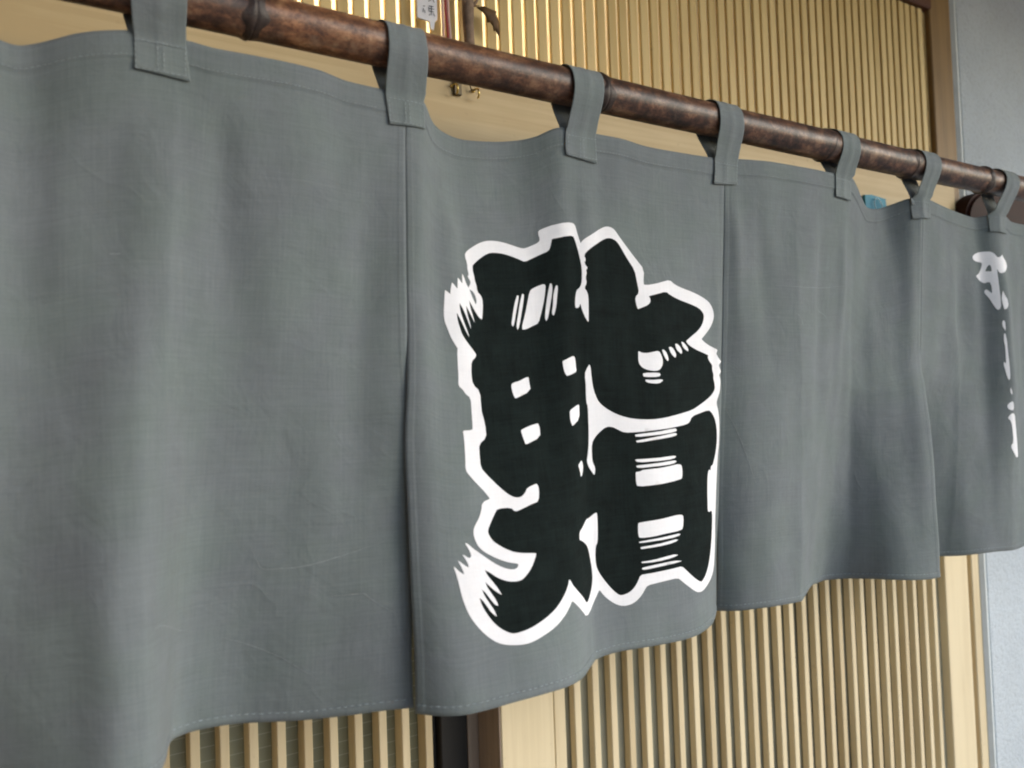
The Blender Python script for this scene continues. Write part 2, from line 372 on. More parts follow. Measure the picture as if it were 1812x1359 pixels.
def panel_curves(k):
    t = np.array(TOP_EDGE[k], float); h = np.array(HEM_EDGE[k], float)
    ut = (t[:, 0]-t[0, 0])/(t[-1, 0]-t[0, 0])
    s = np.r_[0, np.cumsum(np.hypot(np.diff(h[:, 0]), np.diff(h[:, 1])))]; uh = s/s[-1]
    return (pchip(ut, t[:, 0]), smooth(pchip(ut, t[:, 1]), .012), smooth(pchip(ut, t[:, 2]), .006), pchip(uh, h[:, 0]), smooth(pchip(uh, h[:, 1]), .012))
CURVES = {k: panel_curves(k) for k in TOP_EDGE}
def panel_point(k, u, v):
    """a point of panel k: u from its left to its right edge, v from its top edge to its hem"""
    u = np.asarray(u, float); v = np.asarray(v, float); tx, ty, tz, hx, hy = CURVES[k]
    vv = np.clip(v, 0, 1)
    w = vv**1.3
    x = tx(u)*(1-vv)+hx(u)*vv; z = tz(u)*(1-vv)+HEM_Z*vv; y = ty(u)*(1-w)+hy(u)*w
    for (ua, ub, sa, sb, d, v0, vp, v1) in PULLS[k]:
        e = np.where(vv < vp, np.clip((vv-v0)/(vp-v0), 0, 1), np.clip((v1-vv)/(v1-vp), 0, 1)); e = e*e*(3-2*e)
        y = y + 0.62*d*e*np.exp(-((u-(ua*(1-vv)+ub*vv))/(sa*(1-vv)+sb*vv))**2)
    bow = np.sin(math.pi*np.clip((vv-.02)/.9, 0, 1))          # free edges hang slightly over one another along the slits
    x = x - EDGE_L[k]*bow*np.exp(-u/.05) + EDGE_R[k]*bow*np.exp(-(1-u)/.05)
    y = y + (0.0 if k == 1 else 0.004)*bow*np.exp(-(1-u)/.04)
    for (ua, ub, wd, d, v0, v1) in VALLEYS[k]:
        uc = ua*(1-vv)+ub*vv; e = np.clip((vv-v0)/.15, 0, 1)*np.clip((v1-vv)/.3, 0, 1)
        y = y + 0.55*d*e*np.exp(-np.sqrt((u-uc)**2+.008**2)/wd)
    # sharp creases left from folding: one down the middle, one across
    y = y - CREASE[k][0]*np.exp(-np.abs(u-CREASE[k][1]-.01*np.sin(vv*7+k))/.035)*np.clip(vv*4, 0, 1) - CREASE[k][2]*np.exp(-np.abs(vv-CREASE[k][3]-.006*np.sin(u*6+k))/.030)
    q = k*1.7
    y = y + (0.0011*np.sin(u*23+q+3*vv)*np.sin(vv*6+q*2) + 0.0008*np.sin(u*41-5*vv+q)*np.sin(vv*11+u*5) + 0.0005*np.sin(u*17+vv*29+q))*np.clip(vv*6, 0, 1)
    z = z + 0.0012*np.sin(u*19+q)*vv
    return np.stack([x, y, z], -1)
def cloth(k, u, v):
    """panel_point with neighbouring panels sewn edge to edge down to about half height, below which the slits open"""
    u = np.asarray(u, float); v = np.asarray(v, float); P = panel_point(k, u, v)
    g = np.clip((SEAM_END-np.clip(v, 0, 1))/.22, 0, 1); g = (g*g*(3-2*g))[..., None]
    if k < 4: P = P+0.5*g*np.exp(-(1-u)/.09)[..., None]*(panel_point(k+1, np.zeros_like(v), v)-panel_point(k, np.ones_like(v), v))
    if k > 1: P = P+0.5*g*np.exp(-u/.09)[..., None]*(panel_point(k-1, np.ones_like(v), v)-panel_point(k, np.zeros_like(v), v))
    return P
def cloth_normal(k, u, v):
    e = 2e-3
    a = cloth(k, np.clip(np.asarray(u)+e, 0, 1), v)-cloth(k, np.clip(np.asarray(u)-e, 0, 1), v)
    b = cloth(k, u, np.clip(np.asarray(v)+e, 0, 1))-cloth(k, u, np.clip(np.asarray(v)-e, 0, 1))
    n = np.cross(a, b); n = n/np.linalg.norm(n, axis=-1, keepdims=True)
    return np.where(n[..., 1:2] > 0.0, -n, n) if np.ndim(n) == 1 else n*np.where(np.median(n[..., 1]) > 0, -1.0, 1.0)

# the printed design in cloth coordinates (u across the panel, v down the panel)
PRINT_WHITE = [
 [(0.1653, 0.2292), (0.172, 0.2208), (0.1874, 0.2122), (0.2093, 0.2028), (0.2284, 0.1988), (0.252, 0.1987), (0.2749, 0.2024), (0.2996, 0.2096), (0.3201, 0.2158), (0.3315, 0.2162), (0.3472, 0.2126), (0.3621, 0.2092), (0.3676, 0.2046), (0.3633, 0.1891), (0.3681, 0.1846), (0.3886, 0.1845), (0.4135, 0.1865), (0.449, 0.1843), (0.4601, 0.1869), (0.465, 0.1976), (0.4716, 0.2143), (0.4754, 0.223), (0.4834, 0.2153), (0.508, 0.2041), (0.5362, 0.1906), (0.553, 0.1844), (0.5665, 0.1837), (0.5805, 0.1878), (0.5922, 0.1974), (0.6241, 0.2212), (0.6484, 0.2403), (0.6721, 0.2579), (0.6661, 0.2884), (0.6717, 0.2906), (0.7129, 0.2835), (0.73, 0.2798), (0.7613, 0.2739), (0.7783, 0.2828), (0.8073, 0.2896), (0.854, 0.2968), (0.8952, 0.305), (0.9283, 0.3147), (0.9431, 0.3271), (0.9495, 0.3428), (0.9448, 0.3568), (0.9314, 0.3709), (0.9067, 0.3854), (0.8819, 0.3976), (0.909, 0.4082), (0.9622, 0.4191), (0.9561, 0.4281), (0.9683, 0.4378), (0.993, 0.4442), (0.9678, 0.4527), (0.9879, 0.4662), (0.9689, 0.4744), (0.9798, 0.4863), (0.9692, 0.5023), (0.9655, 0.5121), (0.9544, 0.524), (0.9464, 0.5358), (0.9565, 0.5516), (0.9628, 0.5695), (0.9674, 0.6014), (0.9665, 0.6312), (0.9612, 0.643), (0.9587, 0.6727), (0.9549, 0.7023), (0.9486, 0.7317), (0.9441, 0.761), (0.9325, 0.7896), (0.9312, 0.8106), (0.928, 0.8378), (0.9242, 0.8649), (0.907, 0.8898), (0.8764, 0.9041), (0.845, 0.9135), (0.8152, 0.9204), (0.7905, 0.9187), (0.7707, 0.9111), (0.7452, 0.896), (0.7283, 0.8847), (0.7175, 0.878), (0.6866, 0.8793), (0.6543, 0.8821), (0.6285, 0.8846), (0.6205, 0.8909), (0.6122, 0.9005), (0.5971, 0.9112), (0.5806, 0.9173), (0.5628, 0.918), (0.5473, 0.9136), (0.5289, 0.9033), (0.5149, 0.8927), (0.5017, 0.8789), (0.4885, 0.8933), (0.4711, 0.906), (0.4305, 0.9129), (0.3941, 0.8926), (0.3532, 0.8675), (0.3367, 0.8798), (0.3168, 0.8916), (0.291, 0.9029), (0.2641, 0.9101), (0.2398, 0.916), (0.2178, 0.9185), (0.1926, 0.9159), (0.1683, 0.91), (0.1513, 0.9011), (0.1346, 0.8878), (0.1199, 0.8723), (0.1072, 0.8556), (0.0992, 0.8385), (0.094, 0.8219), (0.0908, 0.8041), (0.0873, 0.789), (0.0832, 0.778), (0.0859, 0.7774), (0.0923, 0.7838), (0.1023, 0.7898), (0.103, 0.7871), (0.0991, 0.7786), (0.0931, 0.768), (0.0966, 0.7688), (0.1041, 0.7748), (0.1139, 0.7801), (0.1132, 0.7742), (0.1087, 0.7661), (0.1031, 0.7588), (0.1067, 0.7597), (0.1161, 0.7654), (0.1208, 0.7638), (0.1206, 0.7581), (0.1161, 0.7493), (0.1105, 0.7411), (0.1143, 0.7407), (0.1219, 0.747), (0.1313, 0.7543), (0.1446, 0.763), (0.1605, 0.7743), (0.1766, 0.7845), (0.1928, 0.7922), (0.204, 0.7954), (0.2138, 0.7964), (0.2203, 0.7937), (0.2221, 0.7896), (0.2184, 0.7877), (0.2021, 0.7839), (0.1837, 0.7769), (0.1656, 0.7679), (0.1491, 0.7586), (0.1387, 0.7495), (0.1332, 0.7396), (0.1304, 0.7307), (0.1306, 0.7214), (0.1355, 0.7133), (0.1447, 0.7041), (0.1527, 0.6917), (0.1567, 0.6774), (0.1767, 0.6736), (0.1655, 0.6605), (0.1497, 0.6472), (0.1326, 0.6313), (0.1234, 0.6206), (0.1257, 0.6029), (0.1269, 0.5806), (0.1269, 0.5665), (0.1259, 0.5536), (0.1478, 0.5528), (0.1498, 0.5485), (0.1497, 0.5208), (0.1484, 0.4953), (0.1385, 0.49), (0.1321, 0.4817), (0.1219, 0.4751), (0.1237, 0.4595), (0.1232, 0.4362), (0.1238, 0.4103), (0.1259, 0.4093), (0.1176, 0.399), (0.1105, 0.3887), (0.1047, 0.3747), (0.0995, 0.3645), (0.0975, 0.3507), (0.1011, 0.3214), (0.1034, 0.305), (0.1064, 0.3053), (0.1159, 0.3101), (0.1168, 0.3011), (0.1209, 0.2876), (0.124, 0.2896), (0.1342, 0.298), (0.1369, 0.2763), (0.1406, 0.2782), (0.1501, 0.2858), (0.1521, 0.2664), (0.1568, 0.2707), (0.1625, 0.2833), (0.1685, 0.2915), (0.171, 0.2893), (0.1769, 0.2813), (0.1744, 0.2755), (0.1693, 0.2692), (0.1739, 0.2663), (0.1705, 0.2531), (0.1719, 0.2453)]]
PRINT_BLACK = [
 [(0.1879, 0.2461), (0.2068, 0.2339), (0.2288, 0.2236), (0.2452, 0.222), (0.2681, 0.2239), (0.2903, 0.2297), (0.3128, 0.2376), (0.3258, 0.2431), (0.3448, 0.2381), (0.3663, 0.2327), (0.3861, 0.2315), (0.3908, 0.2245), (0.3949, 0.2114), (0.4183, 0.2133), (0.4529, 0.2095), (0.4584, 0.2167), (0.4664, 0.2314), (0.4728, 0.2515), (0.4773, 0.27), (0.4774, 0.2869), (0.4757, 0.3022), (0.4683, 0.3107), (0.4611, 0.3141), (0.4554, 0.3311), (0.4542, 0.3463), (0.4587, 0.3486), (0.4662, 0.3477), (0.4703, 0.3393), (0.4752, 0.3544), (0.484, 0.3695), (0.491, 0.3753), (0.4925, 0.356), (0.4933, 0.3255), (0.4894, 0.3155), (0.4836, 0.3105), (0.485, 0.3071), (0.4902, 0.2985), (0.4869, 0.2901), (0.491, 0.2798), (0.4887, 0.2748), (0.4939, 0.2704), (0.4842, 0.2614), (0.4893, 0.2545), (0.4835, 0.2454), (0.4985, 0.234), (0.5262, 0.2202), (0.5525, 0.2082), (0.5687, 0.206), (0.5857, 0.2099), (0.5975, 0.2187), (0.62, 0.2418), (0.6421, 0.2633), (0.6468, 0.2868), (0.6518, 0.3083), (0.639, 0.3179), (0.6408, 0.3314), (0.6456, 0.3419), (0.6594, 0.337), (0.6767, 0.3308), (0.6863, 0.3236), (0.6854, 0.3162), (0.6813, 0.3119), (0.7071, 0.3063), (0.7456, 0.2989), (0.7593, 0.305), (0.7945, 0.3146), (0.8392, 0.3224), (0.8791, 0.3301), (0.8994, 0.3403), (0.9024, 0.3501), (0.891, 0.3661), (0.8668, 0.3803), (0.8411, 0.3901), (0.813, 0.4019), (0.8229, 0.4106), (0.8532, 0.4204), (0.8881, 0.4271), (0.9143, 0.4317), (0.9113, 0.4376), (0.9206, 0.4453), (0.9347, 0.453), (0.9326, 0.4628), (0.9391, 0.4746), (0.9357, 0.4806), (0.9404, 0.4924), (0.9397, 0.5043), (0.9247, 0.516), (0.8957, 0.5275), (0.8582, 0.5381), (0.8218, 0.547), (0.7625, 0.5525), (0.7106, 0.5581), (0.6645, 0.5622), (0.6238, 0.5631), (0.5932, 0.5602), (0.5644, 0.5529), (0.538, 0.5418), (0.5183, 0.5291), (0.508, 0.515), (0.4991, 0.4958), (0.4963, 0.475), (0.4953, 0.4628), (0.4914, 0.4559), (0.483, 0.4644), (0.4763, 0.4746), (0.4786, 0.5004), (0.4815, 0.5296), (0.4861, 0.5349), (0.4866, 0.5692), (0.4857, 0.5948), (0.4836, 0.6117), (0.4794, 0.6284), (0.4756, 0.6383), (0.483, 0.6507), (0.5, 0.6665), (0.503, 0.6574), (0.5019, 0.6505), (0.4953, 0.6415), (0.4935, 0.6294), (0.4942, 0.6064), (0.5056, 0.5942), (0.5213, 0.5839), (0.5366, 0.5767), (0.5538, 0.5773), (0.5679, 0.5829), (0.5845, 0.5893), (0.622, 0.5884), (0.6776, 0.5827), (0.7429, 0.5785), (0.7889, 0.5755), (0.8051, 0.5718), (0.8175, 0.5602), (0.8558, 0.5554), (0.903, 0.5501), (0.9169, 0.5553), (0.9314, 0.5653), (0.9415, 0.5792), (0.9487, 0.5991), (0.9483, 0.6267), (0.9381, 0.6501), (0.9282, 0.6615), (0.9214, 0.6691), (0.908, 0.6703), (0.9042, 0.6799), (0.8912, 0.6771), (0.8821, 0.6881), (0.8757, 0.7164), (0.8687, 0.7636), (0.8811, 0.7669), (0.8929, 0.7643), (0.9023, 0.7691), (0.8958, 0.795), (0.8847, 0.8226), (0.8714, 0.8495), (0.8551, 0.8736), (0.8355, 0.8909), (0.813, 0.9005), (0.8032, 0.8994), (0.7862, 0.8923), (0.7652, 0.8794), (0.7473, 0.8659), (0.7345, 0.857), (0.7176, 0.8576), (0.6805, 0.8594), (0.643, 0.8621), (0.6277, 0.8629), (0.6104, 0.8634), (0.6023, 0.8757), (0.5921, 0.8869), (0.5778, 0.8949), (0.5595, 0.8978), (0.5505, 0.8945), (0.5367, 0.8842), (0.5203, 0.8684), (0.5064, 0.8529), (0.4956, 0.838), (0.4927, 0.821), (0.4951, 0.798), (0.5014, 0.7921), (0.5038, 0.7722), (0.505, 0.7387), (0.5008, 0.7357), (0.4748, 0.7454), (0.4678, 0.7427), (0.4397, 0.7569), (0.4223, 0.7608), (0.4194, 0.7748), (0.4436, 0.7819), (0.465, 0.7935), (0.4737, 0.8147), (0.48, 0.8357), (0.4815, 0.8557), (0.4756, 0.871), (0.4586, 0.8835), (0.4388, 0.891), (0.4152, 0.8755), (0.3681, 0.8484), (0.3528, 0.8304), (0.3413, 0.845), (0.3254, 0.8577), (0.3069, 0.87), (0.2825, 0.881), (0.2516, 0.8907), (0.226, 0.8964), (0.1972, 0.8984), (0.185, 0.8949), (0.1681, 0.885), (0.1547, 0.8729), (0.1433, 0.8585), (0.134, 0.8432), (0.13, 0.8302), (0.1351, 0.8337), (0.1447, 0.8463), (0.1528, 0.8574), (0.1631, 0.8654), (0.1589, 0.8542), (0.1476, 0.8384), (0.1405, 0.8276), (0.1367, 0.8173), (0.1437, 0.8239), (0.1534, 0.8366), (0.1617, 0.8463), (0.168, 0.8488), (0.1662, 0.8415), (0.1566, 0.8273), (0.1485, 0.8163), (0.145, 0.8067), (0.1526, 0.8141), (0.1646, 0.8244), (0.1778, 0.8329), (0.1725, 0.8229), (0.1611, 0.8084), (0.1512, 0.7971), (0.1467, 0.788), (0.1575, 0.7937), (0.1715, 0.8036), (0.1895, 0.8121), (0.2064, 0.8161), (0.2244, 0.8167), (0.2379, 0.81), (0.2525, 0.7988), (0.2637, 0.7839), (0.2671, 0.7769), (0.2588, 0.7752), (0.2363, 0.773), (0.215, 0.7683), (0.1949, 0.7591), (0.1789, 0.7489), (0.1718, 0.7435), (0.1645, 0.7325), (0.1636, 0.7251), (0.1728, 0.7131), (0.1856, 0.6984), (0.1917, 0.6925), (0.2229, 0.6938), (0.2314, 0.7026), (0.2527, 0.6976), (0.2727, 0.6925), (0.2913, 0.6895), (0.297, 0.667), (0.2936, 0.659), (0.289, 0.6586), (0.2665, 0.6637), (0.2607, 0.6716), (0.25, 0.6783), (0.2356, 0.6782), (0.2206, 0.6709), (0.2058, 0.6595), (0.189, 0.6448), (0.1697, 0.6278), (0.1611, 0.6181), (0.1607, 0.5969), (0.162, 0.578), (0.1814, 0.5677), (0.1814, 0.5499), (0.1789, 0.5342), (0.1739, 0.5183), (0.1746, 0.4838), (0.158, 0.4725), (0.1554, 0.452), (0.158, 0.4298), (0.1713, 0.4215), (0.1719, 0.4159), (0.1607, 0.4057), (0.1475, 0.3936), (0.1374, 0.3816), (0.134, 0.3716), (0.129, 0.3576), (0.1283, 0.3424), (0.1377, 0.3568), (0.1472, 0.3737), (0.156, 0.386), (0.154, 0.3781), (0.1444, 0.3578), (0.1373, 0.3391), (0.1367, 0.3237), (0.1461, 0.3349), (0.155, 0.352), (0.1637, 0.371), (0.1626, 0.3612), (0.1563, 0.3437), (0.1551, 0.3266), (0.1648, 0.3397), (0.1759, 0.3582), (0.1729, 0.3459), (0.1679, 0.3296), (0.1664, 0.3156), (0.1767, 0.3308), (0.1889, 0.3472), (0.1978, 0.3519), (0.2038, 0.3288), (0.2049, 0.3137), (0.2015, 0.3052), (0.193, 0.2985), (0.1927, 0.285), (0.1891, 0.2766), (0.189, 0.2681), (0.1864, 0.2597), (0.1864, 0.2496)]]
PRINT_GAPS = [
 [(0.1715, 0.2943), (0.181, 0.298), (0.1869, 0.3071), (0.1884, 0.3171), (0.1855, 0.3231), (0.1806, 0.3156), (0.176, 0.3058)]]
PRINT_LIGHTS = [
 [(0.2971, 0.3072), (0.3017, 0.3082), (0.2995, 0.3175), (0.2912, 0.3391), (0.2841, 0.3607), (0.2798, 0.3673), (0.2757, 0.3621), (0.2811, 0.3455), (0.2881, 0.3238)],
 [(0.3118, 0.3044), (0.3165, 0.3063), (0.314, 0.3181), (0.3051, 0.3447), (0.2965, 0.3679), (0.2918, 0.3735), (0.2888, 0.3659), (0.2951, 0.3477), (0.3041, 0.3193)],
 [(0.3327, 0.3004), (0.3412, 0.296), (0.3637, 0.291), (0.3722, 0.2918), (0.3739, 0.2989), (0.3674, 0.3246), (0.3589, 0.3453), (0.3498, 0.3644), (0.3363, 0.3674), (0.3141, 0.3737), (0.3044, 0.3732), (0.3053, 0.3649), (0.3146, 0.3468), (0.3245, 0.322)],
 [(0.3851, 0.2937), (0.3898, 0.2967), (0.3903, 0.3086), (0.3832, 0.3334), (0.3753, 0.3565), (0.3697, 0.3629), (0.3665, 0.3565), (0.3724, 0.3306), (0.3799, 0.3056)],
 [(0.4012, 0.3014), (0.4048, 0.3055), (0.4015, 0.3215), (0.3977, 0.3407), (0.3911, 0.3557), (0.3876, 0.3565), (0.3845, 0.3505), (0.3898, 0.3353), (0.391, 0.3206), (0.3965, 0.3053)],
 [(0.3997, 0.4461), (0.4155, 0.444), (0.4384, 0.4396), (0.443, 0.4453), (0.4452, 0.4699), (0.4099, 0.4767), (0.4028, 0.4699), (0.3997, 0.4579)],
 [(0.2563, 0.4764), (0.2642, 0.4727), (0.2814, 0.4702), (0.2969, 0.4651), (0.3068, 0.464), (0.307, 0.4739), (0.3073, 0.4904), (0.2619, 0.5024), (0.2575, 0.4944)],
 [(0.4103, 0.5398), (0.4482, 0.5304), (0.4532, 0.5338), (0.4508, 0.5581), (0.4176, 0.5692), (0.4107, 0.5583)],
 [(0.2674, 0.5603), (0.2951, 0.5535), (0.3184, 0.551), (0.322, 0.5593), (0.321, 0.5769), (0.2767, 0.5874), (0.2716, 0.5752)],
 [(0.4477, 0.6342), (0.4541, 0.6398), (0.455, 0.6511), (0.4472, 0.6633), (0.4413, 0.6635), (0.4379, 0.6529), (0.4305, 0.6419)],
 [(0.6416, 0.4264), (0.6531, 0.4293), (0.6661, 0.429), (0.6825, 0.4257), (0.7033, 0.4221), (0.7113, 0.4312), (0.7149, 0.4441), (0.7088, 0.4553), (0.697, 0.4629), (0.6771, 0.4645), (0.6566, 0.462), (0.6445, 0.4563), (0.6392, 0.4475)],
 [(0.7147, 0.42), (0.7231, 0.4198), (0.7321, 0.4272), (0.7368, 0.4393), (0.7325, 0.4436), (0.7219, 0.4357)],
 [(0.7414, 0.4149), (0.7508, 0.413), (0.7622, 0.4196), (0.7693, 0.431), (0.7634, 0.4366), (0.7479, 0.428)],
 [(0.7681, 0.4079), (0.7755, 0.4068), (0.7889, 0.4141), (0.7945, 0.4246), (0.7893, 0.4289), (0.7714, 0.4196)],
 [(0.7935, 0.4037), (0.7999, 0.4031), (0.8151, 0.4125), (0.8209, 0.4202), (0.8173, 0.424), (0.7996, 0.4161)],
 [(0.6502, 0.4696), (0.6978, 0.4669), (0.7016, 0.4711), (0.6963, 0.4758), (0.6513, 0.4781), (0.6481, 0.4743)],
 [(0.6543, 0.4831), (0.674, 0.483), (0.703, 0.4803), (0.708, 0.483), (0.6937, 0.4897), (0.6622, 0.4896), (0.6536, 0.4868)],
 [(0.6128, 0.593), (0.6773, 0.5864), (0.7462, 0.58), (0.7525, 0.5845), (0.7471, 0.588), (0.6768, 0.5927), (0.6163, 0.5983)],
 [(0.6146, 0.6053), (0.6765, 0.5963), (0.7452, 0.5893), (0.7522, 0.5929), (0.7461, 0.5966), (0.676, 0.6017), (0.6207, 0.6094)],
 [(0.6102, 0.6416), (0.672, 0.6386), (0.7331, 0.6354), (0.7432, 0.6375), (0.7354, 0.642), (0.6712, 0.6446), (0.6183, 0.6478)],
 [(0.6126, 0.6536), (0.6707, 0.6489), (0.7351, 0.6447), (0.7438, 0.6477), (0.7324, 0.6521), (0.6699, 0.6548), (0.6175, 0.6589)],
 [(0.6111, 0.6662), (0.6243, 0.6646), (0.6294, 0.6619), (0.7004, 0.6571), (0.7436, 0.6535), (0.758, 0.6551), (0.7618, 0.6637), (0.7596, 0.682), (0.7526, 0.6851), (0.665, 0.6913), (0.6147, 0.6947), (0.6107, 0.6873)],
 [(0.6088, 0.7653), (0.6136, 0.7634), (0.6667, 0.7592), (0.721, 0.7547), (0.7503, 0.7559), (0.756, 0.7611), (0.7514, 0.7834), (0.7413, 0.7867), (0.6857, 0.7878), (0.6463, 0.7921), (0.6141, 0.7934), (0.6084, 0.7896)],
 [(0.6095, 0.8001), (0.6567, 0.796), (0.7305, 0.7915), (0.7403, 0.7939), (0.7314, 0.7974), (0.6566, 0.8004), (0.6112, 0.8033)],
 [(0.6128, 0.8107), (0.6563, 0.8075), (0.7192, 0.8018), (0.7304, 0.8041), (0.7185, 0.8077), (0.6561, 0.8124), (0.6143, 0.8146)],
 [(0.6138, 0.8389), (0.6419, 0.8376), (0.7094, 0.8305), (0.7259, 0.8336), (0.7116, 0.8365), (0.6548, 0.8413), (0.6154, 0.8418)],
 [(0.6162, 0.85), (0.668, 0.8453), (0.7108, 0.8432), (0.7364, 0.8465), (0.7252, 0.8478), (0.6676, 0.8509), (0.6208, 0.855), (0.6148, 0.8525)]]
SCRIPT_WHITE = [
 [(0.3771, 0.1198), (0.3887, 0.1115), (0.4185, 0.1028), (0.444, 0.1061), (0.4572, 0.1133), (0.4665, 0.1264), (0.4691, 0.1293), (0.4815, 0.13), (0.4918, 0.1232), (0.5006, 0.1338), (0.5322, 0.1413), (0.5459, 0.1511), (0.5056, 0.1728), (0.4775, 0.1789), (0.4677, 0.1735), (0.4623, 0.1613), (0.4635, 0.1875), (0.4646, 0.2271), (0.4658, 0.2617), (0.464, 0.2785), (0.4571, 0.2826), (0.4511, 0.2785), (0.4425, 0.257), (0.4356, 0.2406), (0.4256, 0.2264), (0.426, 0.219), (0.4317, 0.2163), (0.4367, 0.2211), (0.445, 0.2316), (0.445, 0.2131), (0.4427, 0.2003), (0.438, 0.1954), (0.4271, 0.1981), (0.4098, 0.1884), (0.3907, 0.1757), (0.4114, 0.1661), (0.4242, 0.142), (0.4208, 0.1341), (0.3976, 0.1325), (0.3806, 0.1282)],
 [(0.4747, 0.229), (0.4802, 0.2445), (0.4894, 0.2576), (0.4908, 0.2747), (0.4819, 0.2839), (0.4735, 0.2839), (0.4697, 0.2673), (0.4677, 0.2473)],
 [(0.4692, 0.3149), (0.4742, 0.3194), (0.4758, 0.3391), (0.4749, 0.3475), (0.4675, 0.3353), (0.4647, 0.3227)],
 [(0.4697, 0.3552), (0.4748, 0.3548), (0.4801, 0.3785), (0.4805, 0.386), (0.4824, 0.4058), (0.4866, 0.451), (0.4872, 0.4847), (0.4822, 0.4933), (0.4766, 0.4838), (0.4708, 0.4578), (0.4672, 0.4446), (0.469, 0.4364), (0.475, 0.4428), (0.4742, 0.3936), (0.4696, 0.3771)],
 [(0.4874, 0.5142), (0.4941, 0.5242), (0.4972, 0.5326), (0.4933, 0.5354), (0.4867, 0.5253)],
 [(0.4997, 0.5545), (0.5076, 0.5634), (0.5094, 0.5774), (0.5029, 0.5825), (0.4862, 0.5785), (0.4785, 0.5696), (0.4846, 0.5602)],
 [(0.5012, 0.5893), (0.5176, 0.5927), (0.5262, 0.6137), (0.5373, 0.6532), (0.5486, 0.6903), (0.559, 0.7192), (0.5429, 0.7218), (0.5194, 0.7074), (0.502, 0.6932), (0.5016, 0.6847), (0.5125, 0.6762), (0.5069, 0.6395), (0.4987, 0.6141), (0.4845, 0.6038), (0.4913, 0.5956)]]
SCRIPT_GAPS = [
 [(0.4423, 0.1459), (0.4467, 0.1506), (0.4478, 0.1669), (0.4312, 0.1625), (0.4373, 0.1496)]]
CREASE_MARKS = {1: [[(0.4072, 0.314), (0.4255, 0.3144)], [(0.7042, 0.7292), (0.7361, 0.7726), (0.7855, 0.7711), (0.8683, 0.7592), (0.9608, 0.7414)], [(0.4359, 0.8355), (0.475, 0.8194), (0.6163, 0.8513)], [(0.6654, 0.8694), (0.7142, 0.8837), (0.762, 0.9018), (0.8311, 0.939)], [(0.8436, 0.8184), (0.915, 0.8195), (0.9199, 0.8243), (0.9747, 0.8582)], [(0.3612, 0.7616), (0.3726, 0.7802)]],
 3: [[(0.2767, 0.3378), (0.3032, 0.3539), (0.3221, 0.3794)], [(0.3605, 0.2936), (0.4174, 0.3244), (0.4817, 0.3464), (0.5066, 0.3842)], [(0.0165, 0.5428), (0.0562, 0.6044), (0.1173, 0.7278)], [(0.4718, 0.5202), (0.5193, 0.5896), (0.5886, 0.646)], [(0.1732, 0.2799), (0.31, 0.2797), (0.6203, 0.2674)]]}


# ------------------------------------------------------------------ setting: ground, room, walls, side light blocker, eave
def setting():
    bm = bmesh.new(); R = 150
    bmesh.ops.create_grid(bm, x_segments=2, y_segments=2, size=R)
    me = bpy.data.meshes.new('ground'); bm.to_mesh(me); bm.free()
    tag(link('ground', me, None, M['ground']), kind='structure')
    # the room behind the doors: floor, back, sides and ceiling as one shell open to the front
    x0, x1, y0, y1, z0, z1 = -1.6, 2.6, 0.345, 3.2, 0.004, 2.62
    vs = [(x0, y0, z0), (x1, y0, z0), (x1, y1, z0), (x0, y1, z0), (x0, y0, z1), (x1, y0, z1), (x1, y1, z1), (x0, y1, z1)]
    fs = [(0, 1, 2, 3), (4, 7, 6, 5), (3, 2, 6, 7), (0, 3, 7, 4), (1, 5, 6, 2)]
    tag(link('interior_room', mesh('interior_room', vs, fs), None, M['room']), kind='structure')
    # stucco wall right of the entrance: an L-shaped block with a rounded free edge
    w = empty('stucco_wall', (1.556, 0.2, 0), 'pale grey rough stucco wall right of the door post', 'wall')
    box('edge_strip', 1.5580, 1.5745, 0.1940, 0.2100, 0.006, 2.60, M['pale_edge'], w, 0.006)  # paler rounded strip along the left edge of the wall
    box('wall_face', 1.5760, 3.6, 0.1985, 0.34, 0.006, 2.60, M['stucco'], w, 0.006)
    w2 = empty('stucco_wall', (-0.5, 0.2, 0), 'pale stucco wall left of the sliding doors, mostly behind the curtain', 'wall')
    box('wall_face', -2.6, -0.4715, 0.184, 0.34, 0.006, 2.60, M['stucco'], w2, 0.006)
    w3 = empty('side_light_blocker', (-0.72, -0.9, 0), 'dark boards added outside the frame to block light from the left', 'wall')  # unseen wall, added to cut sky light and bounce from the left
    box('wall_face', -0.82, -0.62, -1.9, 0.150, 0.006, 2.44, M['eave'], w3, 0.006)
    # eave over the entrance
    e = empty('roof_eave', (0.5, 0.0, 2.62), 'brown boarded eave above the entrance, over the bamboo rod', 'eave')
    for i in range(9):
        ya = 0.16 - i*0.98/9
        box('board', -2.6, 3.6, ya-0.98/9+0.003, ya, 2.452, 2.470, M['eave'], e, 0.002)
    box('fascia', -2.6, 3.6, 0.16-0.98-0.03, 0.16-0.98-0.002, 2.42, 2.54, M['eave'], e, 0.003)
setting()

